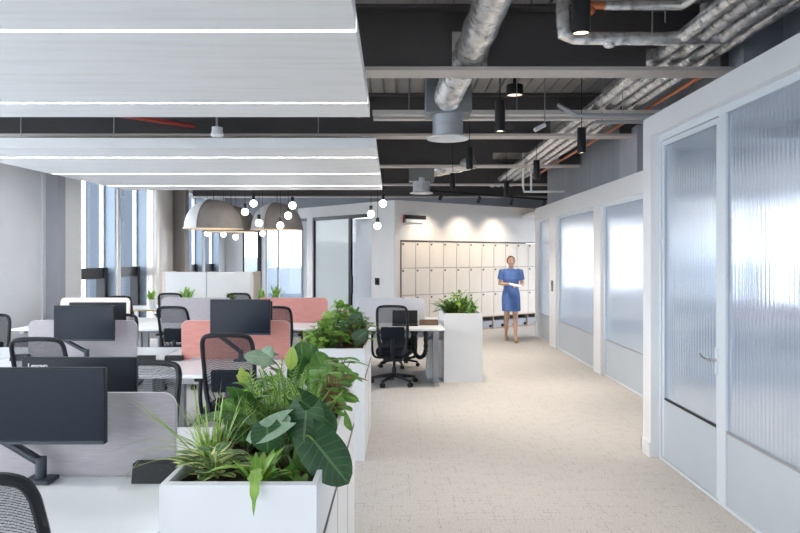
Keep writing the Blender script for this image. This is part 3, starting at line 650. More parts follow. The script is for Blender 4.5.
for i, (px, py, Y) in enumerate(bulbs):
    o = gp if i == 0 else copy_tree(gp); o.location = (wx(px, Y), Y, wz(py, Y)); tag(o, 'small glowing globe bulb ' + bl[i], 'bulb', 'globe pendant bulbs')
    cl = [c for c in C.objects if c.parent == o and c.name.startswith('cord')][0]
    cl.location = (0, 0, .15); cl.data = cl.data if i == 0 else cl.data
    cl.scale = (1, 1, 1); 
    s_ = (SLAB - o.location.z - .15) / 1.15; cl.location = (0, 0, .15 - .15 * s_); cl.scale = (1, 1, s_)

# ------------------------------------------------------------------ office furniture
def make_desk(w=1.37):
    """local origin on the floor, middle of the front edge; depth goes to +y"""
    t = empty('desk')
    MB().box(-w / 2, w / 2, 0, .795, .712, .74, .004, 1).build('worktop', M['desk'], t)
    for sx in (-1, 1):
        l = MB(); x = sx * (w / 2 - .10); l.box(x - .035, x + .035, .36, .44, .03, .70); l.box(x - .035, x + .035, .06, .74, 0, .03, .004, 1); l.box(x - .03, x + .03, .08, .72, .67, .712)
        l.build('leg', M['steel'], t)
    MB().box(-w / 2 + .12, w / 2 - .12, .37, .43, .65, .70).build('crossbeam', M['steel'], t)
    MB().box(-w / 2 + .16, w / 2 - .16, .60, .76, .56, .66).build('cable_tray', M['lgrey'], t)
    return t
desk0 = make_desk()
XC = {'a': -1.49, 'b': -2.87, 'c': -4.25, 'r': -.115}
BY = {1: 2.83, 2: 6.05, 3: 9.42}
bn = {1: 'front bench', 2: 'middle bench', 3: 'rear bench'}
pn = {'a': 'beside the planters', 'b': 'in its centre', 'c': 'at the window end', 'r': 'beside the far aisle planter'}
first = True
for b, cols in ((1, 'a'), (2, 'abc'), (3, 'abcr')):
    for c in cols:
        for side in (0, 1):
            o = desk0 if first else copy_tree(desk0); first = False
            o.location = (XC[c], BY[b] - .81 if side == 0 else BY[b] + .81, 0); o.rotation_euler = (0, 0, 0 if side == 0 else PI)
            tag(o, 'white desk of the %s %s, %s side of its screen' % (bn[b], pn[c], 'near' if side == 0 else 'far'), 'desk', 'white bench desks')
def screen(X, Y, m, label, w=.96, h=.345):
    t = empty('desk_screen', (X, Y, .741), 0, label, 'desk divider', 'felt desk screens')
    MB().prism(rrect(w, h, .06, 6, 0, h / 2, (1, 1, 0, 0)), .022, 'y', -.011).build('felt_panel', m, t)
    MB().prism([(x_ * 1.0, z_) for x_, z_ in rrect(w + .006, h + .003, .06, 6, 0, h / 2, (1, 1, 0, 0))], .008, 'y', -.004).build('edge_trim', M['cream'] if m is M['cream'] else M['lgrey'], t)
    for sx in (-.35, .35): MB().box(sx - .03, sx + .03, -.02, .02, -.0005, .02).build('clamp', M['steel'], t)
screen(-1.41, 2.83, M['lilac'], 'lilac-grey felt desk screen on the front bench behind the nearest monitor')
screen(-2.82, 6.05, M['lilac'], 'lilac-grey felt desk screen on the middle bench')
screen(-1.46, 6.05, M['pink'], 'coral pink felt desk screen on the middle bench beside the planter')
screen(-4.2, 6.05, M['lilac'], 'lilac-grey felt desk screen at the left edge of the photo on the middle bench')
screen(-4.22, 9.42, M['cream'], 'cream felt desk screen on the rear bench by the windows')
screen(-2.82, 9.42, M['lilac'], 'lilac-grey felt desk screen on the rear bench')
screen(-1.48, 9.42, M['pink'], 'coral pink felt desk screen on the rear bench')
screen(-.12, 9.42, M['lgfelt'], 'pale grey felt desk screen behind the single aisle chair', .92, .34)

def mon(X, Y, zt, label, facing=1, foot=(.2, .1), elbow=-.24, elz=.01, **k):
    w = k.get('w', .53); h = k.get('h', .305); text = k.get('text', False)
    t = empty('monitor', (X, Y, zt - h), 0 if facing == 1 else PI, label, 'monitor', 'desk monitors')
    MB().box(-w / 2, w / 2, 0, .028, 0, h, .004, 1).build('housing', M['housing'], t)
    MB().box(-w / 2 + .006, w / 2 - .006, -.0015, .001, .016, h - .006).build('screen', M['screen'], t)
    MB().box(-w / 2 + .004, w / 2 - .004, -.003, 0, .001, .0125).build('lower_bezel', M['arm'], t)
    MB().box(-.09, .09, .028, .05, .05, .20, .006, 1).build('rear_bulge', M['black'], t)
    if text:
        cu = bpy.data.curves.new('lettering', 'FONT'); cu.body = 'Lenovo'; cu.size = .030; cu.extrude = .0008; cu.offset = .0004
        q = bpy.data.objects.new('lettering', cu); C.objects.link(q); dg = bpy.context.evaluated_depsgraph_get(); dg.update()
        me = bpy.data.meshes.new_from_object(q.evaluated_get(dg)); bpy.data.objects.remove(q); me.materials.clear(); me.materials.append(M['whitewall'])
        o = bpy.data.objects.new('lettering', me); C.objects.link(o); o.parent = t
        o.location = (w / 2 - .030, .0292, h - .048); o.rotation_euler = (PI / 2, 0, PI); o['label'] = 'white maker name lettering'
    s_ = 1 if facing == 1 else -1
    zb = .741 - (zt - h)                                   # worktop level in the monitor's own frame
    fx, fy = (foot[0], foot[1]) if facing == 1 else (-foot[0], -foot[1])
    hd = Vector((0, .056, .13)); el = Vector((elbow, (fy + .056) * .5 + .02, elz))
    a_ = MB().tube([(fx, fy, zb + .08), el], .019, 12).ball(tuple(el), .024).tube([el, hd], .015, 10).build('monitor_arm', M['arm'], t, smooth=True)
    MB().box(fx - .055, fx + .055, fy - .045, fy + .045, zb, zb + .018, .005, 1).build('clamp_foot', M['arm'], a_)
    MB().tube([(fx, fy, zb + .018), (fx, fy, zb + .10)], .022, 14).build('post', M['arm'], a_, smooth=True)
    return t
mon(-1.402, 2.62, wz(368, 2.62), 'large dark monitor nearest the camera, its screen facing us', foot=(-.05, .13), h=.295, elbow=-.26, elz=.03)
mon(-1.465, 3.13, wz(356.5, 3.13), 'black monitor seen from behind, white maker name on its back', -1, foot=(.1, -.12), text=True, w=.525)
mon(wx(83.7, 5.82), 5.82, wz(305.5, 5.82), 'dark monitor over the lilac-grey screen of the middle bench', foot=(-.03, .12), w=.518)
mon(wx(240, 5.82), 5.82, wz(299.5, 5.82), 'dark monitor in front of the coral screen of the middle bench', foot=(-.02, .12), w=.515)
mon(wx(98.5, 6.3), 6.3, wz(302.3, 6.3), 'black monitor seen from behind, above the lilac-grey middle screen', -1, foot=(.05, -.12), w=.52)
mon(wx(244.5, 6.3), 6.3, wz(301, 6.3), 'black monitor mostly hidden behind the one on the coral side', -1, foot=(.05, -.12), w=.52)
# desk sundries
def power(X, Y, w, label, h=.05, rz=0, dy=.07):
    t = empty('power_module', (X, Y, .741), rz, label, 'power socket', 'black desk power modules')
    MB().prism([(-dy / 2, 0), (dy / 2, 0), (dy / 2, h), (-dy / 4, h)], w, 'x', -w / 2).build('module_body', M['black'], t)
    s_ = MB()
    for k in range(4): s_.box(-w / 2 + .03 + k * (w - .05) / 4, -w / 2 + .045 + k * (w - .05) / 4, -dy / 2 - .001 + .012, -dy / 2 + .006 + .012, h * .65, h * .75)
    s_.build('socket_holes', M['blackm'], t)
power(-.975, 2.76, .205, 'black desk power module at the right end of the front screen', .075)
power(wx(146, 5.98), 5.98, .15, 'black power module just right of the lilac-grey middle screen', .042)
power(wx(174, 5.98), 5.98, .15, 'black power module just left of the coral middle screen', .042)
power(wx(20, 5.98), 5.98, .15, 'black power module left of the lilac-grey middle screen', .05)
power(wx(128, 5.9), 5.78, .13, 'black power module at the foot of the lilac-grey middle screen', .03)
power(wx(278, 6.25), 6.2, .12, 'black power module at the right foot of the coral middle screen', .05)
# laptop, tray, phone on the aisle desk
t = empty('laptop', (wx(405, 9.1), 9.08, .741), 0, 'open black laptop on the desk behind the aisle chair', 'laptop')
MB().box(-.17, .17, -.12, .1, 0, .016, .003, 1).build('keyboard_base', M['black'], t); MB().prism([(.10, .012), (.112, .012), (.16, .185), (.148, .185)], .34, 'x', -.17).build('laptop_lid', M['black'], t)
t = empty('document_tray', (wx(428.5, 9.15), 9.12, .741), 0, 'low dark wooden tray on the aisle desk beside the planter', 'tray')
MB().box(-.125, .125, -.08, .12, 0, .012).build('tray_base', M['lockside'], t)
MB().box(-.125, .125, -.08, -.068, .012, .06).box(-.125, .125, .108, .12, .012, .06).box(-.125, -.113, -.068, .108, .012, .06).box(.113, .125, -.068, .108, .012, .06).build('tray_side', noisy(mat('brown_wood', (.17, .10, .06), .5), (.10, .06, .04), (4, 4, 30)), t)
# pedestal and cable spine below the aisle desk
t = empty('pedestal', (wx(434.5, 9.1), 9.18, 0), 0, 'white drawer pedestal under the aisle desk beside the planter', 'pedestal')
MB().box(-.10, .115, -.10, .40, .03, .545, .004, 1).build('pedestal_body', M['white'], t)
MB().box(-.105, .12, -.105, .42, 0, .03).build('plinth', M['kick'], t)
for a, b_ in ((.05, .21), (.22, .38), (.39, .53)): MB().box(-.094, .109, -.112, -.1, a, b_).build('drawer', M['white'], t)
pts = smoothpath([(wx(413, 8.85), 8.85, .70), (wx(413.5, 8.85), 8.85, .52), (wx(416, 8.85), 8.85, .38), (wx(421, 8.85), 8.85, .345), (wx(425.5, 8.85), 8.85, .43), (wx(425.5, 8.85), 8.85, .70)], 8)
o = MB().tube(pts, [.024 if i % 2 else .032 for i in range(len(pts))], 8).build('cable_spine', M['cframe'], smooth=False)
tag(o, 'ribbed black cable spine looping down beneath the aisle desk', 'cable')

# ------------------------------------------------------------------ chairs
def make_chair():
    """origin on the floor under the gas column, sitter faces +y"""
    t = empty('office_chair')
    for k in range(5):
        a = 2 * PI * k / 5 + PI / 2 + .2; c, s_ = math.cos(a), math.sin(a)
        l = MB(); l.tube([(.03 * c, .03 * s_, .115), (.17 * c, .17 * s_, .10), (.30 * c, .30 * s_, .075)], [.027, .021, .016], 8)
        l.tube([(.29 * c, .29 * s_, .075), (.29 * c, .29 * s_, .055)], .01, 6)
        lo = l.build('base_leg', M['cframe'], t, smooth=True)
        px, py = .30 * c, .30 * s_
        w_ = MB()
        for off in (-.016, .016):
            w_.tube([(px - s_ * (off - .009), py + c * (off - .009), .03), (px - s_ * (off + .009), py + c * (off + .009), .03)], .03, 14)
        w_.build('caster', M['black'], lo, smooth=True)
    MB().tube([(0, 0, .10), (0, 0, .22)], .028, 14).tube([(0, 0, .22), (0, 0, .33)], .018, 12).build('gas_column', M['black'], t, smooth=True)
    m_ = MB(); m_.box(-.12, .12, -.17, .16, .315, .372, .012, 2); m_.tube([(.08, .05, .35), (.24, .06, .345)], .007, 6); m_.box(.22, .27, .045, .075, .33, .36, .006, 1); m_.build('mechanism', M['cframe'], t)
    s = MB(); s.box(-.24, .24, -.23, .25, .368, .478, .045, 4)
    for v in s.bm.verts:
        q = (abs(v.co.x) / .23); v.co.z += .018 * q * q - (.02 if v.co.y > .2 else 0)
        if v.co.y < -.1: v.co.x *= .92
    s.build('seat', M['chair'], t, smooth=True)
    # back: rounded upright frame, leaning slightly
    def yb(z): return -.255 - .10 * max(0, z - .55) / .5 + .05 * math.sin(PI * min(1, max(0, (z - .45) / .6)))
    out = [(.135, .42), (.180, .58), (.192, .80), (.190, .93), (.183, .985), (.160, 1.02), (.10, 1.033), (0, 1.036)]
    full = out + [(-x_, z_) for x_, z_ in out[-2::-1]]
    pth = smoothpath([(x_, yb(z_), z_) for x_, z_ in full], 4)
    MB().tube(pth, .0175, 8).build('back_frame', M['cframe'], t, smooth=True)
    g = MB(); rows = []
    for i in range(13):
        z = .50 + .53 * i / 12
        hw = .165 + .02 * min(1, (z - .5) / .15)
        if z > .96: hw = .187 - .10 * ((z - .96) / .075) ** 2.4
        rows.append([g.bm.verts.new((hw * u, yb(z) + .012 * (1 - u * u), z)) for u in (-1, -.6, -.2, .2, .6, 1)])
    for a, b in zip(rows, rows[1:]):
        for k in range(5): g.bm.faces.new((a[k], a[k + 1], b[k + 1], b[k]))
    g.build('back_mesh', M['mesh'], t, smooth=True)
    lp = MB(); lp.box(-.15, .15, -.02, .022, -.09, .085, .02, 3); lp.build('lumbar_pad', M['chair'], t, smooth=True, loc=(0, yb(.68) + .018, .68), rot=(.12, 0, 0))
    MB().tube(smoothpath([(0, -.10, .345), (0, -.25, .36), (0, -.29, .46), (0, -.262, .62)], 5), .020, 8, sy=1.3).build('back_spine', M['cframe'], t, smooth=True)
    for sx in (-1, 1):
        a = MB(); a.tube(smoothpath([(sx * .12, .0, .345), (sx * .25, -.01, .355), (sx * .285, -.02, .46), (sx * .285, -.03, .62), (sx * .28, -.02, .655)], 5), .016, 8)
        ao = a.build('armrest', M['cframe'], t, smooth=True)
        MB().box(sx * .275 - .035, sx * .275 + .035, -.13, .12, .655, .682, .012, 2).build('arm_pad', M['black'], ao, smooth=True)
    return t
ch0 = make_chair(); usedc = [False]
def chair(X, Yb, face, label, rz=0, s=1., dz=0):
    o = copy_tree(ch0) if usedc[0] else ch0; usedc[0] = True
    c = Vector((0, .33)) ; ang = (0 if face > 0 else PI) + rz
    o.location = (X, Yb + (.33 if face > 0 else -.33), 0); o.rotation_euler = (0, 0, ang); o.scale = (1, 1, s)
    tag(o, label, 'chair', 'black mesh office chairs'); return o
chair(-.075, 8.50, 1, 'whole black mesh office chair on castors beside the aisle', rz=-.08)
chair(-1.215, 1.86, 1, 'black mesh chair back in the bottom left corner', rz=.05, s=1.015)
chair(-1.46, 3.93, -1, 'black mesh chair showing between the front lilac-grey screen and the next desk', rz=0, s=1.0)
chair(wx(31, 5.08), 5.10, 1, 'black mesh chair drawn up to the middle bench, in front of the lilac-grey screen', rz=.1, s=1.0)
chair(wx(226, 5.08), 5.10, 1, 'black mesh chair drawn up to the middle bench, in front of the coral screen', rz=0, s=1.03)
chair(-4.22, 7.2, -1, 'blue-grey mesh chair back at the left edge of the photo', rz=.35)
chair(-2.9, 7.2, -1, 'dark chair partly showing at the right of the lilac-grey middle screen', rz=.25)
chair(wx(173.5, 8.3), 8.34, 1, 'black mesh chair at the rear bench in front of the lilac-grey rear screen', rz=-.1)
chair(-1.53, 8.34, 1, 'black mesh chair at the rear bench in front of the coral rear screen')
chair(-4.2, 10.55, -1, 'black mesh chair behind the cream screen on the rear bench', rz=.5)
chair(wx(170, 11.5), 11.4, 1, 'black chair top by the far table, between the two left potted plants', rz=.1)
chair(wx(240, 11.5), 11.4, 1, 'black chair top by the far table, above the coral-side monitor')
chair(-.03, 10.62, -1, 'black chair on the far side of the aisle desk, only its castors seen', s=.92)

# ------------------------------------------------------------------ far table, banquette
t = empty('long_table', (-3.5, 11.9, 0), 0, 'long white table with ochre edge behind the rear bench', 'table')
MB().box(-1.5, 1.5, 0, .85, .715, .74, .004, 1).build('tabletop', M['desk'], t); MB().box(-1.5, 1.4, -.006, -.0005, .70, .718).build('edge_band', M['gold'], t)
for xx in (-1.4, 1.3):
    for yy in (.08, .75): MB().box(xx - .03, xx + .03, yy - .03, yy + .03, 0, .715).build('leg', M['white'], t)
for i, (px0, px1) in enumerate(((165, 206.5), (207, 251))):
    Y = 12.95; x0, x1 = wx(px0, Y), wx(px1, Y)
    t = empty('high_back_booth', ((x0 + x1) / 2, Y, 0), 0, 'tall white booth back panel behind the long table, %s of two' % ('left' if i == 0 else 'right'), 'booth', 'white booth backs')
    hw = (x1 - x0) / 2
    MB().box(-hw + .003, hw - .003, 0, .05, 0, 1.365, .006, 1).build('booth_back', M['whitewall'], t)
    MB().box(-hw + .01, hw - .01, .055, .6, 0, .45, .02, 2).build('booth_seat', M['cream'], t)
    if i: MB().box(hw - .001, hw + .05, 0, .66, 0, 1.365, .006, 1).build('booth_side', M['cream'], t)
    else: MB().box(-hw - .05, -hw + .001, 0, .66, 0, 1.365, .006, 1).build('booth_side', M['cream'], t)

# ------------------------------------------------------------------ planters
def planter(x0, x1, y0, y1, zt, label, divs=(), gap=.66):
    t = empty('planter_cabinet', (x0, y0, 0), 0, label, 'planter', 'white planter cabinets'); W, D = x1 - x0, y1 - y0
    MB().box(0, W, .018, D, .0, gap - .018).build('cabinet_body', M['planter'], t)
    MB().box(0, W, 0, .018, .0, zt - .0005).build('front_panel', M['planter'], t)
    MB().box(.002, W - .002, .02, D - .012, gap - .018, gap + .018).build('shadow_gap', M['black'], t)
    b = MB(); th = .018; b.box(0, W, th, 2 * th, gap + .018, zt).box(0, W, D - th, D, gap + .018, zt).box(0, th, 2 * th, D - th, gap + .018, zt).box(W - th, W, 2 * th, D - th, gap + .018, zt)
    b.build('planter_box', M['planter'], t)
    MB().box(.05, W - .05, .05, D - .05, gap + .019, zt - .055).build('trough', M['soil'], t)
    g = MB(); n = 12; m = max(8, int(D * 14)); vs = [[g.bm.verts.new((th + (W - 2 * th) * i / n, th + (D - 2 * th) * j / m, zt - .05 + random.uniform(-.01, .015))) for j in range(m + 1)] for i in range(n + 1)]
    for i in range(n):
        for j in range(m): g.bm.faces.new((vs[i][j], vs[i + 1][j], vs[i + 1][j + 1], vs[i][j + 1]))
    tag(g.build('soil', M['soil'], t, recalc=False), kind='stuff')
    for dy in divs:
        MB().box(W - .0005, W + .0008, dy - .002, dy + .002, .02, gap - .01).build('door_joint', M['black'], t)
    return t
planter(-.785, -.272, 2.216, 4.07, .907, 'white planter cabinet nearest the camera, full of mixed plants', (.75, 1.3))
planter(-.79, -.285, 5.49, 6.72, .907, 'white planter cabinet in the middle, beside the coral screen', (.6,))
planter(.578, 1.085, 8.94, 10.1, .907, 'white planter cabinet beside the aisle desk, standing alone', ())

def stemmed(mb_l, mb_s, root, tip, d, L, W, shape, droop=.2, r=.004, **k):
    mid = (Vector(root) + Vector(tip)) / 2 + Vector((0, 0, .03))
    mb_s.tube(smoothpath([root, mid, tip], 4), r, 5)
    mb_l.leaf(tip, d, L, W, shape, droop, **k)
def plant(name, loc, label, cat='plant', group=None): return empty(name, loc, 0, label, cat, group)
rnd = random.Random(11)
def U(a, b): return rnd.uniform(a, b)
def rel(px, py, Y, o): return Vector((wx(px, Y), Y, wz(py, Y))) - Vector(o)

G = 'plants in the nearest planter'
# 1 spider grass
o = (-.71, 2.58, .87); t = plant('spider_grass', o, 'spider grass with long pale arching blades, over the front desk', group=G)
m_ = MB()
for i in range(74):
    a = U(0, 2 * PI); s_ = U(.1, .62); L = U(.16, .40); v = Vector((math.cos(a) * s_, math.sin(a) * s_ * .7, 1)).normalized()
    if v.x < 0 and U(0, 1) < .25: L *= 1.35; v = Vector((-.75, U(-.25, .25), .8)).normalized()
    m_.leaf((U(-.03, .03), U(-.03, .03), -.02), v, L, U(.008, .012), 'blade', U(.12, .5), nv=9)
for (dx, dy, dz, L, dr) in ((-.72, -.1, .62, .56, .62), (-.80, 0, .60, .56, .80), (-.66, .1, .80, .44, .65), (-.85, -.2, .34, .42, .50), (-.75, .15, .75, .60, 1.0), (-.85, .1, .45, .50, .60), (-.6, -.1, .9, .46, .8), (-.25, 0, 1, .34, .1), (.1, 0, 1, .34, .05)):
    m_.leaf((0, 0, 0), (dx, dy, dz), L, .010, 'blade', dr, nv=12)
m_.build('foliage', M['l_grass'], t, smooth=True, recalc=False)
# 2 pothos
o = (-.65, 2.40, .88); t = plant('golden_pothos', o, 'low pothos with yellow-edged leaves in the front left planter corner', group=G)
m_, st = MB(), MB()
for i in range(20):
    a = U(0, 2 * PI); r_ = U(.02, .10); tip = (r_ * math.cos(a) * .9, r_ * math.sin(a) * .9, U(.0, .09))
    stemmed(m_, st, (0, 0, -.02), tip, (math.cos(a) + U(-.3, .3), math.sin(a) * .6, U(.15, .6)), U(.07, .11), U(.045, .065), 'heart', U(.2, .5), r=.0025)
m_.build('foliage', M['l_var'], t, smooth=True, recalc=False); st.build('stems', M['stem'], t, smooth=True)
# 3 birds nest fern
o = (-.485, 2.36, .87); t = plant('birds_nest_fern', o, 'fern with bright strappy wavy leaves at the front edge of the planter', group=G)
m_ = MB()
for i in range(26):
    a = U(0, 2 * PI); s_ = U(.35, 1.2); v = (math.cos(a) * s_, math.sin(a) * s_ * .6, 1)
    m_.leaf((U(-.02, .02), U(-.02, .02), -.02), v, U(.13, .21), U(.028, .040), 'lance', U(.15, .6), wave=.18, nv=12)
m_.leaf((.0, -.06, .065), (.15, -1, .42), .18, .042, 'lance', .95, wave=.25, nv=12)
m_.leaf((-.03, -.02, .05), (-.9, -.3, .4), .17, .04, 'lance', .4, wave=.2, nv=12)
m_.build('foliage', M['l_light'], t, smooth=True, recalc=False)
# 4 philodendron: big dark leaves hanging over the aisle corner
o = (-.40, 2.62, .87); t = plant('heartleaf_philodendron', o, 'philodendron with huge dark heart leaves hanging over the aisle corner', group=G)
m_, st = MB(), MB()
def big(mbl, bx_, by_, tx, ty, Y, W, dr=.12, face=(.15, -1, .35), Yt=None, orig=o, shape='heart'):
    b = rel(bx_, by_, Y, orig); e = rel(tx, ty, Yt or Y, orig); d = e - b
    st.tube(smoothpath([(U(-.02, .02), U(-.02, .02), -.03), (b * .5) + Vector((0, 0, .05)), b], 5), .004, 6)
    mbl.leaf(b, d, d.length, W, shape, dr, face=face, nv=12, fold=.10)
big(m_, 314, 441, 349, 484, 2.40, .165, .0, (.35, -1, .45))
big(m_, 306, 411, 303, 451, 2.50, .150, .0, (-.1, -1, .35))
big(m_, 302, 401, 335, 427, 2.58, .110, .0, (.3, -.9, .8))
big(m_, 322, 414, 334, 436, 2.75, .09, .0, (.2, -.9, .6))
m_.build('foliage', M['l_dark'], t, smooth=True, recalc=False); st.build('stems', M['stem'], t, smooth=True)
# 5 silver green companion
o = (-.50, 2.60, .87); t = plant('silver_philodendron', o, 'plant with broad silver-green heart leaves left of the huge dark ones', group=G)
m_, st = MB(), MB()
big(m_, 283, 421, 246, 438, 2.46, .105, .05, (-.1, -.8, .9), orig=o); big(m_, 272, 425, 291, 418, 2.47, .07, .0, (-.1, -.8, .6), orig=o)
m_.build('foliage', M['l_silver'], t, smooth=True, recalc=False)
m2 = MB(); big(m2, 267, 428, 268, 453, 2.44, .12, .0, (.1, -1, .3), orig=o); m2.build('lower_leaf', M['l_dark'], t, smooth=True, recalc=False)
st.build('stems', M['stem'], t, smooth=True)
# 6 round leaf plant
o = (-.66, 2.95, .87); t = plant('rubber_plant', o, 'plant with rounded olive leaves behind the spider grass', group=G)
m_, st = MB(), MB()
for (bx_, by_, tx, ty, Y, W) in ((238, 420, 224, 398, 2.9, .09), (244, 425, 250, 392, 2.95, .11), (240, 440, 240, 412, 2.8, .13), (250, 436, 262, 412, 2.8, .10)):
    big(m_, bx_, by_, tx, ty, Y, W, .05, (U(-.3, .3), -1, U(.2, .7)), orig=o, shape='round')
for i in range(7):
    a = U(0, 2 * PI); tip = (.07 * math.cos(a), .09 * math.sin(a), U(.02, .15)); stemmed(m_, st, (0, 0, -.02), tip, (math.cos(a), math.sin(a) - .2, U(.1, .8)), U(.08, .12), U(.06, .085), 'round', .25)
m_.build('foliage', M['l_mid'], t, smooth=True, recalc=False); st.build('stems', M['stem'], t, smooth=True)
# 7 feathery fern
def frond(mbl, mbs, root, d, L, n=14, lw=.045, w=.007, droop=.35, r=.0018, up=.2):
    d = Vector(d).normalized(); side = d.cross(Vector((0, 0, 1)));
    if side.length < .1: side = Vector((1, 0, 0))
    side.normalize(); pts = []
    for i in range(n + 1):
        q = i / n; pts.append(Vector(root) + d * L * q - Vector((0, 0, droop * L * q * q)))
    mbs.tube(pts, r, 4)
    for i in range(2, n + 1):
        q = i / n; tg = (pts[i] - pts[i - 1]).normalized(); ll = lw * (math.sin(PI * (q * .85 + .12)) + .15)
        for s_ in (-1, 1): mbl.leaf(pts[i], side * s_ + tg * .7 + Vector((0, 0, up)), ll, w, 'lance', .2, nv=3)
o = (-.50, 2.98, .87); t = plant('asparagus_fern', o, 'airy feathery fern rising in the middle of the nearest planter', group=G)
m_, st = MB(), MB()
for i in range(75):
    a = U(0, 2 * PI); s_ = U(.05, .75); frond(m_, st, (U(-.12, .15), U(-.26, .25), -.02), (math.cos(a) * s_, math.sin(a) * s_ * .7, 1), U(.20, .40), 18, U(.045, .07), .007, U(.05, .35))
m_.build('foliage', M['l_light'], t, smooth=True, recalc=False); st.build('stems', M['stem'], t)
# 8 tall back plant with silver, lime and dark leaves
o = (-.60, 3.72, .87); t = plant('calathea', o, 'tall plant with one silvery and one yellow-green leaf on top', group=G)
m_, st = MB(), MB(); ml = MB(); md = MB()
big(m_, 270, 358, 244, 355, 3.6, .13, .0, (-.1, -.6, 1), orig=o)
big(m_, 262, 362, 272, 346, 3.62, .10, .0, (.2, -.6, 1), orig=o)
big(ml, 290, 370, 293, 345, 3.6, .075, .0, (-.3, -1, .1), orig=o, shape='lance')
big(md, 303, 366, 301, 340, 3.9, .13, .05, (.3, -1, .2), orig=o); big(md, 309, 362, 312, 343, 4.0, .12, .05, (-.2, -1, .2), orig=o); big(md, 296, 378, 303, 352, 3.8, .12, .1, (.3, -1, .5), orig=o)
big(ml, 246, 388, 240, 364, 3.4, .07, .1, (-.5, -1, .4), orig=o, shape='lance'); big(ml, 250, 380, 236, 372, 3.3, .06, .2, (0, -1, .6), orig=o, shape='lance')
for i in range(14):
    a = U(0, 2 * PI); s_ = U(.02, .17); tip = (s_ * math.cos(a), s_ * math.sin(a) * 1.2, U(.0, .17)); stemmed(md if i % 3 else m_, st, (0, 0, -.02), tip, (math.cos(a), math.sin(a) - .3, U(.1, .8)), U(.06, .10), U(.04, .06), 'heart', .3)
m_.build('silver_foliage', M['l_silver'], t, smooth=True, recalc=False); ml.build('lime_foliage', M['l_lime'], t, smooth=True, recalc=False); md.build('dark_foliage', M['l_deep'], t, smooth=True, recalc=False)
st.build('stems', M['stem'], t, smooth=True)
# 9 reddish pointed plant right rear
o = (-.36, 3.45, .87); t = plant('arrowhead_vine', o, 'leafy plant with a few red leaves leaning over the aisle side', group=G)
m_, st = MB(), MB(); mr = MB()
for i in range(44):
    a = U(-2.2, 1.9); r_ = U(.03, .15); tip = (r_ * math.cos(a) * .75, r_ * math.sin(a) * 2.0 + U(-.1, .1), U(.03, .27)); (stemmed(mr if i % 14 == 0 else m_, st, (U(-.02, .02), U(-.1, .1), -.02), tip, (math.cos(a) + .2, math.sin(a) - .3, U(-.1, .5)), U(.07, .12), U(.04, .065), 'heart', U(.2, .5), r=.0025))
for (bx_, by_, tx, ty, Y, W) in ((324, 372, 316, 350, 3.75, .12), (332, 378, 344, 362, 3.7, .08), (340, 382, 359, 373, 3.6, .06), (345, 396, 359, 400, 3.5, .05), (340, 410, 352, 430, 3.3, .045), (318, 384, 308, 362, 3.6, .12)):
    big(m_, bx_, by_, tx, ty, Y, W, .05, (.2, -1, .5), orig=o)
m_.build('foliage', M['l_mid'], t, smooth=True, recalc=False); mr.build('red_foliage', M['l_red'], t, smooth=True, recalc=False); st.build('stems', M['stemred'], t, smooth=True)
def bush(name, o, label, n, rx, ry, h, L, W, m, shape='heart', group=None, stemm='stem', droop=.35, extra=None, red=0):
    t = plant(name, o, label, group=group); m_, st = MB(), MB(); mr = MB() if red else None
    for i in range(n):
        a = U(0, 2 * PI); q = U(0, 1) ** .6; tip = (rx * q * math.cos(a), ry * q * math.sin(a), h * (1 - .45 * q * q) * U(.25, 1))
        tgt = mr if (red and i % red == 0) else m_
        stemmed(tgt, st, (tip[0] * .35, tip[1] * .35, -.02), tip, (math.cos(a) * q, math.sin(a) * q - .25, U(-.15, .6)), U(L * .7, L * 1.2), U(W * .8, W * 1.2), shape, U(.15, droop + .1), r=.0025)
    m_.build('foliage', m, t, smooth=True, recalc=False)
    if red: mr.build('red_foliage', M['l_red'], t, smooth=True, recalc=False)
    st.build('stems', M[stemm], t, smooth=True); return t
for nm, oo, lb, k_, mm_ in (('nerve_plant', (-.42, 2.78, .87), 'low dark ground-cover leaves in the middle of the nearest planter', 55, 'l_deep'), ('peperomia', (-.68, 3.3, .87), 'low mid-green leaves along the desk side of the nearest planter', 55, 'l_mid'), ('creeping_vine', (-.42, 3.72, .87), 'dense low leaves at the rear of the nearest planter', 60, 'l_deep')):
    t = plant(nm, oo, lb, group=G); m_, st = MB(), MB()
    for i in range(k_):
        a = U(0, 2 * PI); q = U(0, 1) ** .6; tip = (.11 * q * math.cos(a), .28 * q * math.sin(a), U(.02, .15)); stemmed(m_, st, (tip[0] * .8, tip[1] * .8, -.02), tip, (math.cos(a), math.sin(a) - .3, U(.0, .8)), U(.05, .085), U(.035, .055), 'heart', .3, r=.002)
    m_.build('foliage', M[mm_], t, smooth=True, recalc=False); st.build('stems', M['stem'], t, smooth=True)
bush('syngonium', (-.66, 2.86, .87), 'broad olive leaves between the spider grass and the feathery fern', 26, .10, .16, .22, .11, .085, M['l_deep'], 'heart', group=G)
# 10 dark undergrowth anthurium
o = (-.37, 2.42, .87); t = plant('peace_lily', o, 'low dark upright leaves below the huge hanging leaf', group=G)
m_ = MB()
for i in range(26):
    a = U(0, 2 * PI); s_ = U(.1, .9); m_.leaf((U(-.06, .06), U(-.1, .14), -.02), (math.cos(a) * s_, math.sin(a) * s_, 1), U(.08, .17), U(.022, .034), 'lance', U(.1, .5), nv=6)
m_.build('foliage', M['l_mid'], t, smooth=True, recalc=False)
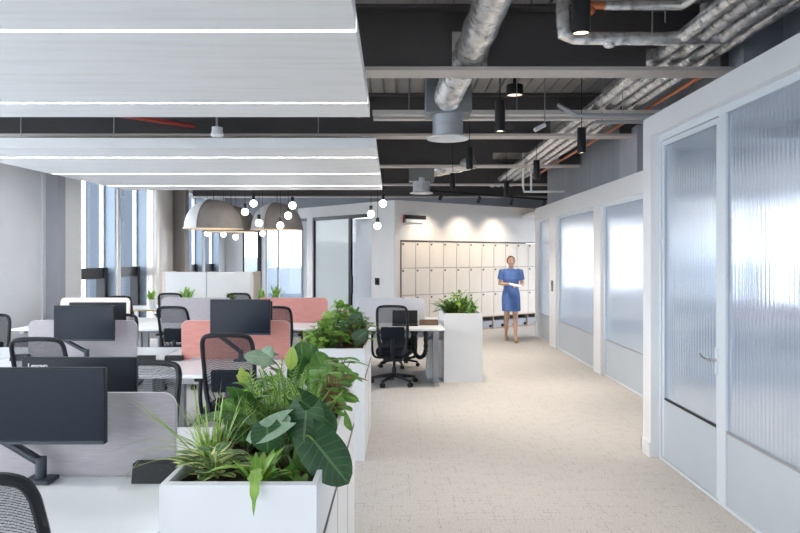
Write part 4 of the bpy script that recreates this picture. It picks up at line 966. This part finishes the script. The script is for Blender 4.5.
# 11 little cover at mid left
G2 = 'plants in the middle planter'
bush('arrowhead_plant', (-.62, 5.75, .87), 'bright leafy plant at the left front of the middle planter', 150, .17, .22, .27, .075, .055, M['l_light'], group=G2)
bush('croton', (-.42, 5.95, .87), 'tallest leafy plant with reddish stems in the middle planter', 190, .18, .30, .36, .06, .042, M['l_mid'], group=G2, stemm='stemred', red=12)
bush('creeping_fig', (-.55, 6.4, .87), 'light green leafy plant at the rear of the middle planter', 140, .18, .22, .36, .08, .06, M['l_light'], group=G2)
t = plant('trailing_philodendron', (-.36, 5.72, .87), 'dark broad-leaved plant leaning over the aisle side of the middle planter', group=G2); m_, st = MB(), MB()
o = (-.36, 5.72, .87)
for (bx_, by_, tx, ty, Y, W) in ((352, 325, 361, 312, 5.75, .12), (355, 340, 368, 330, 5.7, .12), (345, 330, 338, 318, 5.7, .10), (360, 330, 366, 342, 5.8, .11)): big(m_, bx_, by_, tx, ty, Y, W, .05, (.2, -1, .4), orig=o)
m_.build('foliage', M['l_dark'], t, smooth=True, recalc=False); st.build('stems', M['stem'], t, smooth=True)
t = plant('ponytail_palm', (-.74, 5.68, .87), 'feathery lime shoots at the far left of the middle planter', group=G2); m_, st = MB(), MB()
for k in range(9): frond(m_, st, (0, 0, -.01), (U(-.7, -.0), U(-.3, .3), 1), U(.2, .30), 12, .05, .006, .35)
m_.build('foliage', M['l_lime'], t, smooth=True, recalc=False); st.build('stems', M['stem'], t)
G3 = 'plants in the far aisle planter'
t = plant('boston_fern', (.72, 9.2, .87), 'arching fern spilling over the left side of the far aisle planter', group=G3); m_, st = MB(), MB()
for k in range(34):
    a = U(0, 2 * PI); s_ = U(.2, 1.1); frond(m_, st, (U(-.05, .05), U(-.05, .1), -.01), (math.cos(a) * s_ - .22, math.sin(a) * s_ * .7, 1.0), U(.28, .44), 12, .085, .022, U(.25, .65), up=.1)
m_.build('foliage', M['l_mid'], t, smooth=True, recalc=False); st.build('stems', M['stem'], t)
t = plant('dracaena', (.93, 9.22, .87), 'spiky striped plant in the right half of the far aisle planter', group=G3); m_ = MB()
for k in range(60):
    a = U(0, 2 * PI); s_ = U(.1, 1.5); m_.leaf((U(-.08, .08), U(-.1, .2), U(-.02, .08)), (math.cos(a) * s_, math.sin(a) * s_, 1), U(.20, .34), U(.022, .036), 'lance', U(.2, .7), nv=7)
m_.build('foliage', M['l_mid'], t, smooth=True, recalc=False)
bush('pepper_plant', (.84, 9.55, .87), 'bushy light plant at the back of the far aisle planter', 60, .20, .2, .32, .09, .05, M['l_light'], 'lance', group=G3)
bush('baby_rubber_plant', (.80, 9.05, .87), 'yellow-green striped sprig at the front middle of the far aisle planter', 14, .07, .06, .15, .10, .025, M['l_lime'], 'lance', group=G3)
# far table plants
for i, (px, py, n, h) in enumerate(((152, 305, 24, .30), (187, 299, 30, .36), (231, 299, 16, .22), (262, 299, 26, .30), (276, 299, 30, .38))):
    Y = 12.2; X = wx(px, Y)
    nm = ['at the left end of the far table', 'between the two far chairs on the table', 'just left of the right far chair', 'right of the far chair', 'at the right end above the coral rear screen'][i]
    t = plant('potted_plant', (X, Y, .741), 'green spiky plant in a white pot ' + nm, group='pot plants on the far table')
    MB().lathe([(0, 0), (.07, 0), (.085, .15), (.075, .15), (.07, .12), (0, .12)], 18).build('pot', M['white'], t, smooth=True)
    m_ = MB()
    for k in range(n): a = U(0, 2 * PI); s_ = U(.05, .8); m_.leaf((U(-.04, .04), U(-.04, .04), .12), (math.cos(a) * s_, math.sin(a) * s_, 1), U(h * .6, h), U(.03, .05), 'lance', U(.05, .3), nv=6)
    m_.build('foliage', M['l_light'], t, smooth=True, recalc=False)
# widen far table to the right for the last two pots
# ------------------------------------------------------------------ outdoors
struct('ground', MB().box(-160, 160, -120, 220, -14.2, -14), M['ground'])
for i, (x0, x1, y0, y1, zt, lb) in enumerate(((-26, -14, 60, 75, 1.6, 'pale city block behind the rear windows, left'), (-13.5, -5, 66, 80, .6, 'pale city block behind the rear windows, right'),
        (-60, -48, 10, 34, 3, 'pale city block beyond the left windows'), (30, 44, 20, 50, 1.0, 'pale city block beyond the meeting room windows'), (30, 44, -14, 14, .2, 'second pale block beyond the meeting room windows'))):
    t = empty('office_block', (x0, y0, -14), 0, lb, 'building', 'city blocks outside'); H_ = zt + 14
    MB().box(0, x1 - x0, 0, y1 - y0, 0, H_).build('facade', M['bldg'], t)
    b = MB()
    for f_ in range(int(H_ / 3.2)):
        z = 1 + f_ * 3.2; b.box(.5, x1 - x0 - .5, -.06, 0, z, z + 1.5)
        b.box(-.06, 0, .5, y1 - y0 - .5, z, z + 1.5); b.box(x1 - x0, x1 - x0 + .06, .5, y1 - y0 - .5, z, z + 1.5)
    b.build('window_bands', M['bwin'], t)

# ------------------------------------------------------------------ person
def remeshed(name, mb, m, parent, vox, sm=4):
    me = bpy.data.meshes.new(name); mb.bm.to_mesh(me); mb.bm.free(); ob = bpy.data.objects.new(name, me); C.objects.link(ob)
    md = ob.modifiers.new('r', 'REMESH'); md.mode = 'VOXEL'; md.voxel_size = vox
    s_ = ob.modifiers.new('s', 'SMOOTH'); s_.iterations = sm; s_.factor = .5
    dg = bpy.context.evaluated_depsgraph_get(); dg.update(); ev = ob.evaluated_get(dg); nm = bpy.data.meshes.new_from_object(ev)
    ob.modifiers.clear(); ob.data = nm; nm.name = name; bpy.data.meshes.remove(me)
    nm.materials.clear(); nm.materials.append(m); nm.polygons.foreach_set('use_smooth', [True] * len(nm.polygons))
    ob.parent = parent; return ob
pY = 13.3
per = empty('person', (wx(511, pY), pY, 0), 0, 'person in a blue knee-length dress walking towards us with papers in both hands', 'person')
# facing -y; her left is +x in local space
b = MB()
def cap(mb, pts, rr, n=14):
    P = [Vector(p) for p in pts]; mb.tube(P, rr, n); mb.ball(P[0], rr[0], 12, 8); mb.ball(P[-1], rr[-1], 12, 8)
# legs: her right leg (x<0) trails, her left leg (x>0) steps forward
hipR, kneeR, ankR = (-.085, .01, .86), (-.075, .02, .47), (-.070, .17, .135)
hipL, kneeL, ankL = (.085, 0, .86), (.070, -.10, .47), (.060, -.16, .09)
for h_, k_, a_ in ((hipR, kneeR, ankR), (hipL, kneeL, ankL)):
    hv, kv, av = Vector(h_), Vector(k_), Vector(a_)
    cap(b, [hv, hv.lerp(kv, .5), kv, kv.lerp(av, .3), kv.lerp(av, .7), av], [.088, .070, .050, .052, .036, .030])
cap(b, [ankR, (-.07, .15, .075), (-.072, .07, .022)], [.030, .030, .024]); cap(b, [ankL, (.06, -.20, .055), (.065, -.28, .028)], [.030, .030, .024])
for z, rx, ry, yo in ((.88, .165, .115, 0), (.96, .16, .11, 0), (1.05, .135, .095, 0), (1.15, .135, .10, 0), (1.25, .15, .11, -.01), (1.33, .14, .095, 0)): b.ball((0, yo, z), (rx, ry, .09), 20, 12)
cap(b, [(-.15, .0, 1.36), (.15, 0, 1.36)], [.050, .050]); cap(b, [(0, .01, 1.36), (0, -.005, 1.46)], [.052, .046])
b.ball((0, -.01, 1.565), (.073, .092, .100), 24, 18); b.ball((.0, -.035, 1.50), (.050, .055, .048), 16, 12)   # skull, jaw
b.ball((0, -.10, 1.548), (.011, .016, .018), 10, 8); b.ball((0, -.092, 1.565), (.008, .012, .022), 8, 6)         # nose
for sx in (-1, 1): b.ball((sx * .074, .005, 1.55), (.009, .017, .028), 10, 8)
shR, elR, wrR = (-.185, 0, 1.36), (-.215, .02, 1.12), (-.07, -.20, 1.13)
shL, elL, wrL = (.185, 0, 1.36), (.225, .02, 1.11), (.115, -.20, 1.08)
for s_, e_, w_ in ((shR, elR, wrR), (shL, elL, wrL)):
    sv, ev_, wv = Vector(s_), Vector(e_), Vector(w_); cap(b, [sv, sv.lerp(ev_, .5), ev_, ev_.lerp(wv, .35), wv], [.048, .042, .036, .035, .023])
def hand(mb, w_, d, up, sx):
    w_, d, up = Vector(w_), Vector(d).normalized(), Vector(up).normalized(); side = d.cross(up).normalized()
    pc = w_ + d * .045
    for k in range(4): mb.tube([w_ + side * (k - 1.5) * .010, w_ + d * .085 + side * (k - 1.5) * .019], [.014, .0115], 8)
    for k, L in enumerate((.062, .074, .070, .054)):
        s0 = w_ + d * .08 + side * (k - 1.5) * .019; a_ = s0 + d * L * .5 - up * .006; c_ = a_ + d * L * .35 - up * L * .35
        mb.tube([s0, a_, c_], [.0092, .0085, .007], 8)
    t0 = w_ + d * .025 + side * sx * .028; mb.tube([t0, t0 + d * .03 + side * sx * .022 + up * .004, t0 + d * .062 + side * sx * .020 + up * .012], [.013, .010, .0085], 8)
hand(b, wrR, (.85, -.45, -.1), (0, -.2, 1), 1); hand(b, wrL, (-.75, -.6, .05), (0, .1, 1), 1)
body = remeshed('body', b, M['skin'], per, .0065, 5)
dd = MB()
prof = [(.60, .180, .19, -.03), (.66, .182, .18, -.025), (.76, .184, .16, -.01), (.86, .182, .14, 0), (.94, .172, .128, 0), (1.04, .146, .112, 0), (1.12, .148, .114, 0), (1.22, .165, .128, -.008), (1.31, .165, .115, 0), (1.37, .165, .085, 0), (1.405, .115, .07, 0), (1.425, .07, .06, 0)]
rings = []
for z, rx, ry, yo in prof:
    fold = 1 if z < .9 else 0
    rings.append([dd.bm.verts.new((rx * math.cos(2 * PI * k / 40) * (1 + .025 * fold * math.sin(k * 1.9)), yo + ry * math.sin(2 * PI * k / 40) * (1 + .03 * fold * math.sin(k * 1.9)), z)) for k in range(40)])
for a_, c_ in zip(rings, rings[1:]):
    for k in range(40): dd.bm.faces.new((a_[k], a_[(k + 1) % 40], c_[(k + 1) % 40], c_[k]))
dd.bm.faces.new(rings[0][::-1]); dd.bm.faces.new(rings[-1])
for s_, e_ in ((shR, elR), (shL, elL)):
    sv, ev_ = Vector(s_), Vector(e_); dd.tube([sv + (Vector((0, 0, 1.37)) - sv) * .4, sv, sv.lerp(ev_, .35), sv.lerp(ev_, .62)], [.06, .064, .060, .062], 16)
remeshed('dress', dd, M['dress'], per, .008, 2)
hh = MB(); hh.ball((0, .012, 1.578), (.083, .098, .098), 24, 16); hh.ball((0, .10, 1.55), (.038, .035, .045), 14, 10)
for v in list(hh.bm.verts):
    if v.co.y < -.045 and v.co.z < 1.632: v.co.y = -.045 - (v.co.z - 1.632) * -.0
    if v.co.z < 1.50: v.co.z = 1.50
hh.build('hair', M['hair'], per, smooth=True)
for sx in (-1, 1):
    MB().ball((sx * .029, -.088, 1.570), (.011, .007, .006), 10, 8).build('eye', M['eye'], per, smooth=True); MB().ball((sx * .029, -.090, 1.587), (.016, .005, .003), 8, 6).build('eyebrow', M['hair'], per, smooth=True)
MB().ball((0, -.087, 1.518), (.021, .008, .006), 10, 8).build('mouth', M['mouth'], per, smooth=True)
for (a_, c_, fwd, up_) in ((ankR, (-.072, .06, .02), -1, .06), (ankL, (.065, -.29, .03), -1, 0)):
    s_ = MB(); av = Vector(a_); cv = Vector(c_); hz_ = max(.03, av.z - .05)
    s_.tube([Vector((av.x, av.y + .015, hz_)), av.lerp(cv, .45) - Vector((0, 0, .012)), cv, cv + Vector((0, -.045, 0))], [.034, .034, .033, .014], 14)
    s_.tube([(av.x, av.y + .03, hz_), (av.x, av.y + .03, .004)], [.014, .008], 8)
    for v in s_.bm.verts: v.co.z = max(v.co.z, .002)
    s_.build('shoe', M['shoe'], per, smooth=True)
t = empty('papers', (wx(511, pY) + .03, pY - .27, 1.115), 0, 'white papers held by the person in the blue dress', 'paper')
t.rotation_euler = (.25, .18, .1)
MB().box(-.11, .13, -.09, .07, 0, .006).build('sheets', M['paper'], t); MB().box(-.10, .12, -.08, .06, -.007, -.001).build('folder', M['lgrey'], t)

# ------------------------------------------------------------------ light, world, camera
wd = bpy.data.worlds.new('world'); bpy.context.scene.world = wd; wd.use_nodes = True
nt = wd.node_tree; N = nt.nodes; L = nt.links; bg = N['Background']
tc = N.new('ShaderNodeTexCoord'); sp = N.new('ShaderNodeSeparateXYZ'); cr = N.new('ShaderNodeValToRGB')
cr.color_ramp.elements[0].position = .45; cr.color_ramp.elements[0].color = (.92, .94, .97, 1)
cr.color_ramp.elements[1].position = .9; cr.color_ramp.elements[1].color = (.84, .91, 1, 1)
mp = N.new('ShaderNodeMapRange'); mp.inputs[1].default_value = -1; mp.inputs[2].default_value = 1
L.new(tc.outputs['Generated'], sp.inputs[0]); L.new(sp.outputs[2], mp.inputs[0]); L.new(mp.outputs[0], cr.inputs[0]); L.new(cr.outputs[0], bg.inputs[0])
bg.inputs[1].default_value = 3.2
cam = bpy.data.cameras.new('camera'); co = bpy.data.objects.new('camera', cam); C.objects.link(co)
co.location = (0, 0, EYE); co.rotation_euler = (PI / 2, 0, 0); cam.sensor_width = 36; cam.lens = F / 800 * 36
cam.shift_x = 0; cam.shift_y = (HZ - 266.5) / 800; cam.clip_start = .05; cam.clip_end = 500
bpy.context.scene.camera = co
sc = bpy.context.scene
sc.view_settings.view_transform = 'Standard'; sc.view_settings.look = 'None'; sc.view_settings.gamma = 1; sc.view_settings.use_curve_mapping = False
sc.view_settings.exposure = 1.2
sc.cycles.max_bounces = 12; sc.cycles.diffuse_bounces = 6; sc.cycles.transparent_max_bounces = 16; sc.cycles.transmission_bounces = 8
sc.cycles.use_denoising = True; sc.cycles.sample_clamp_indirect = 6
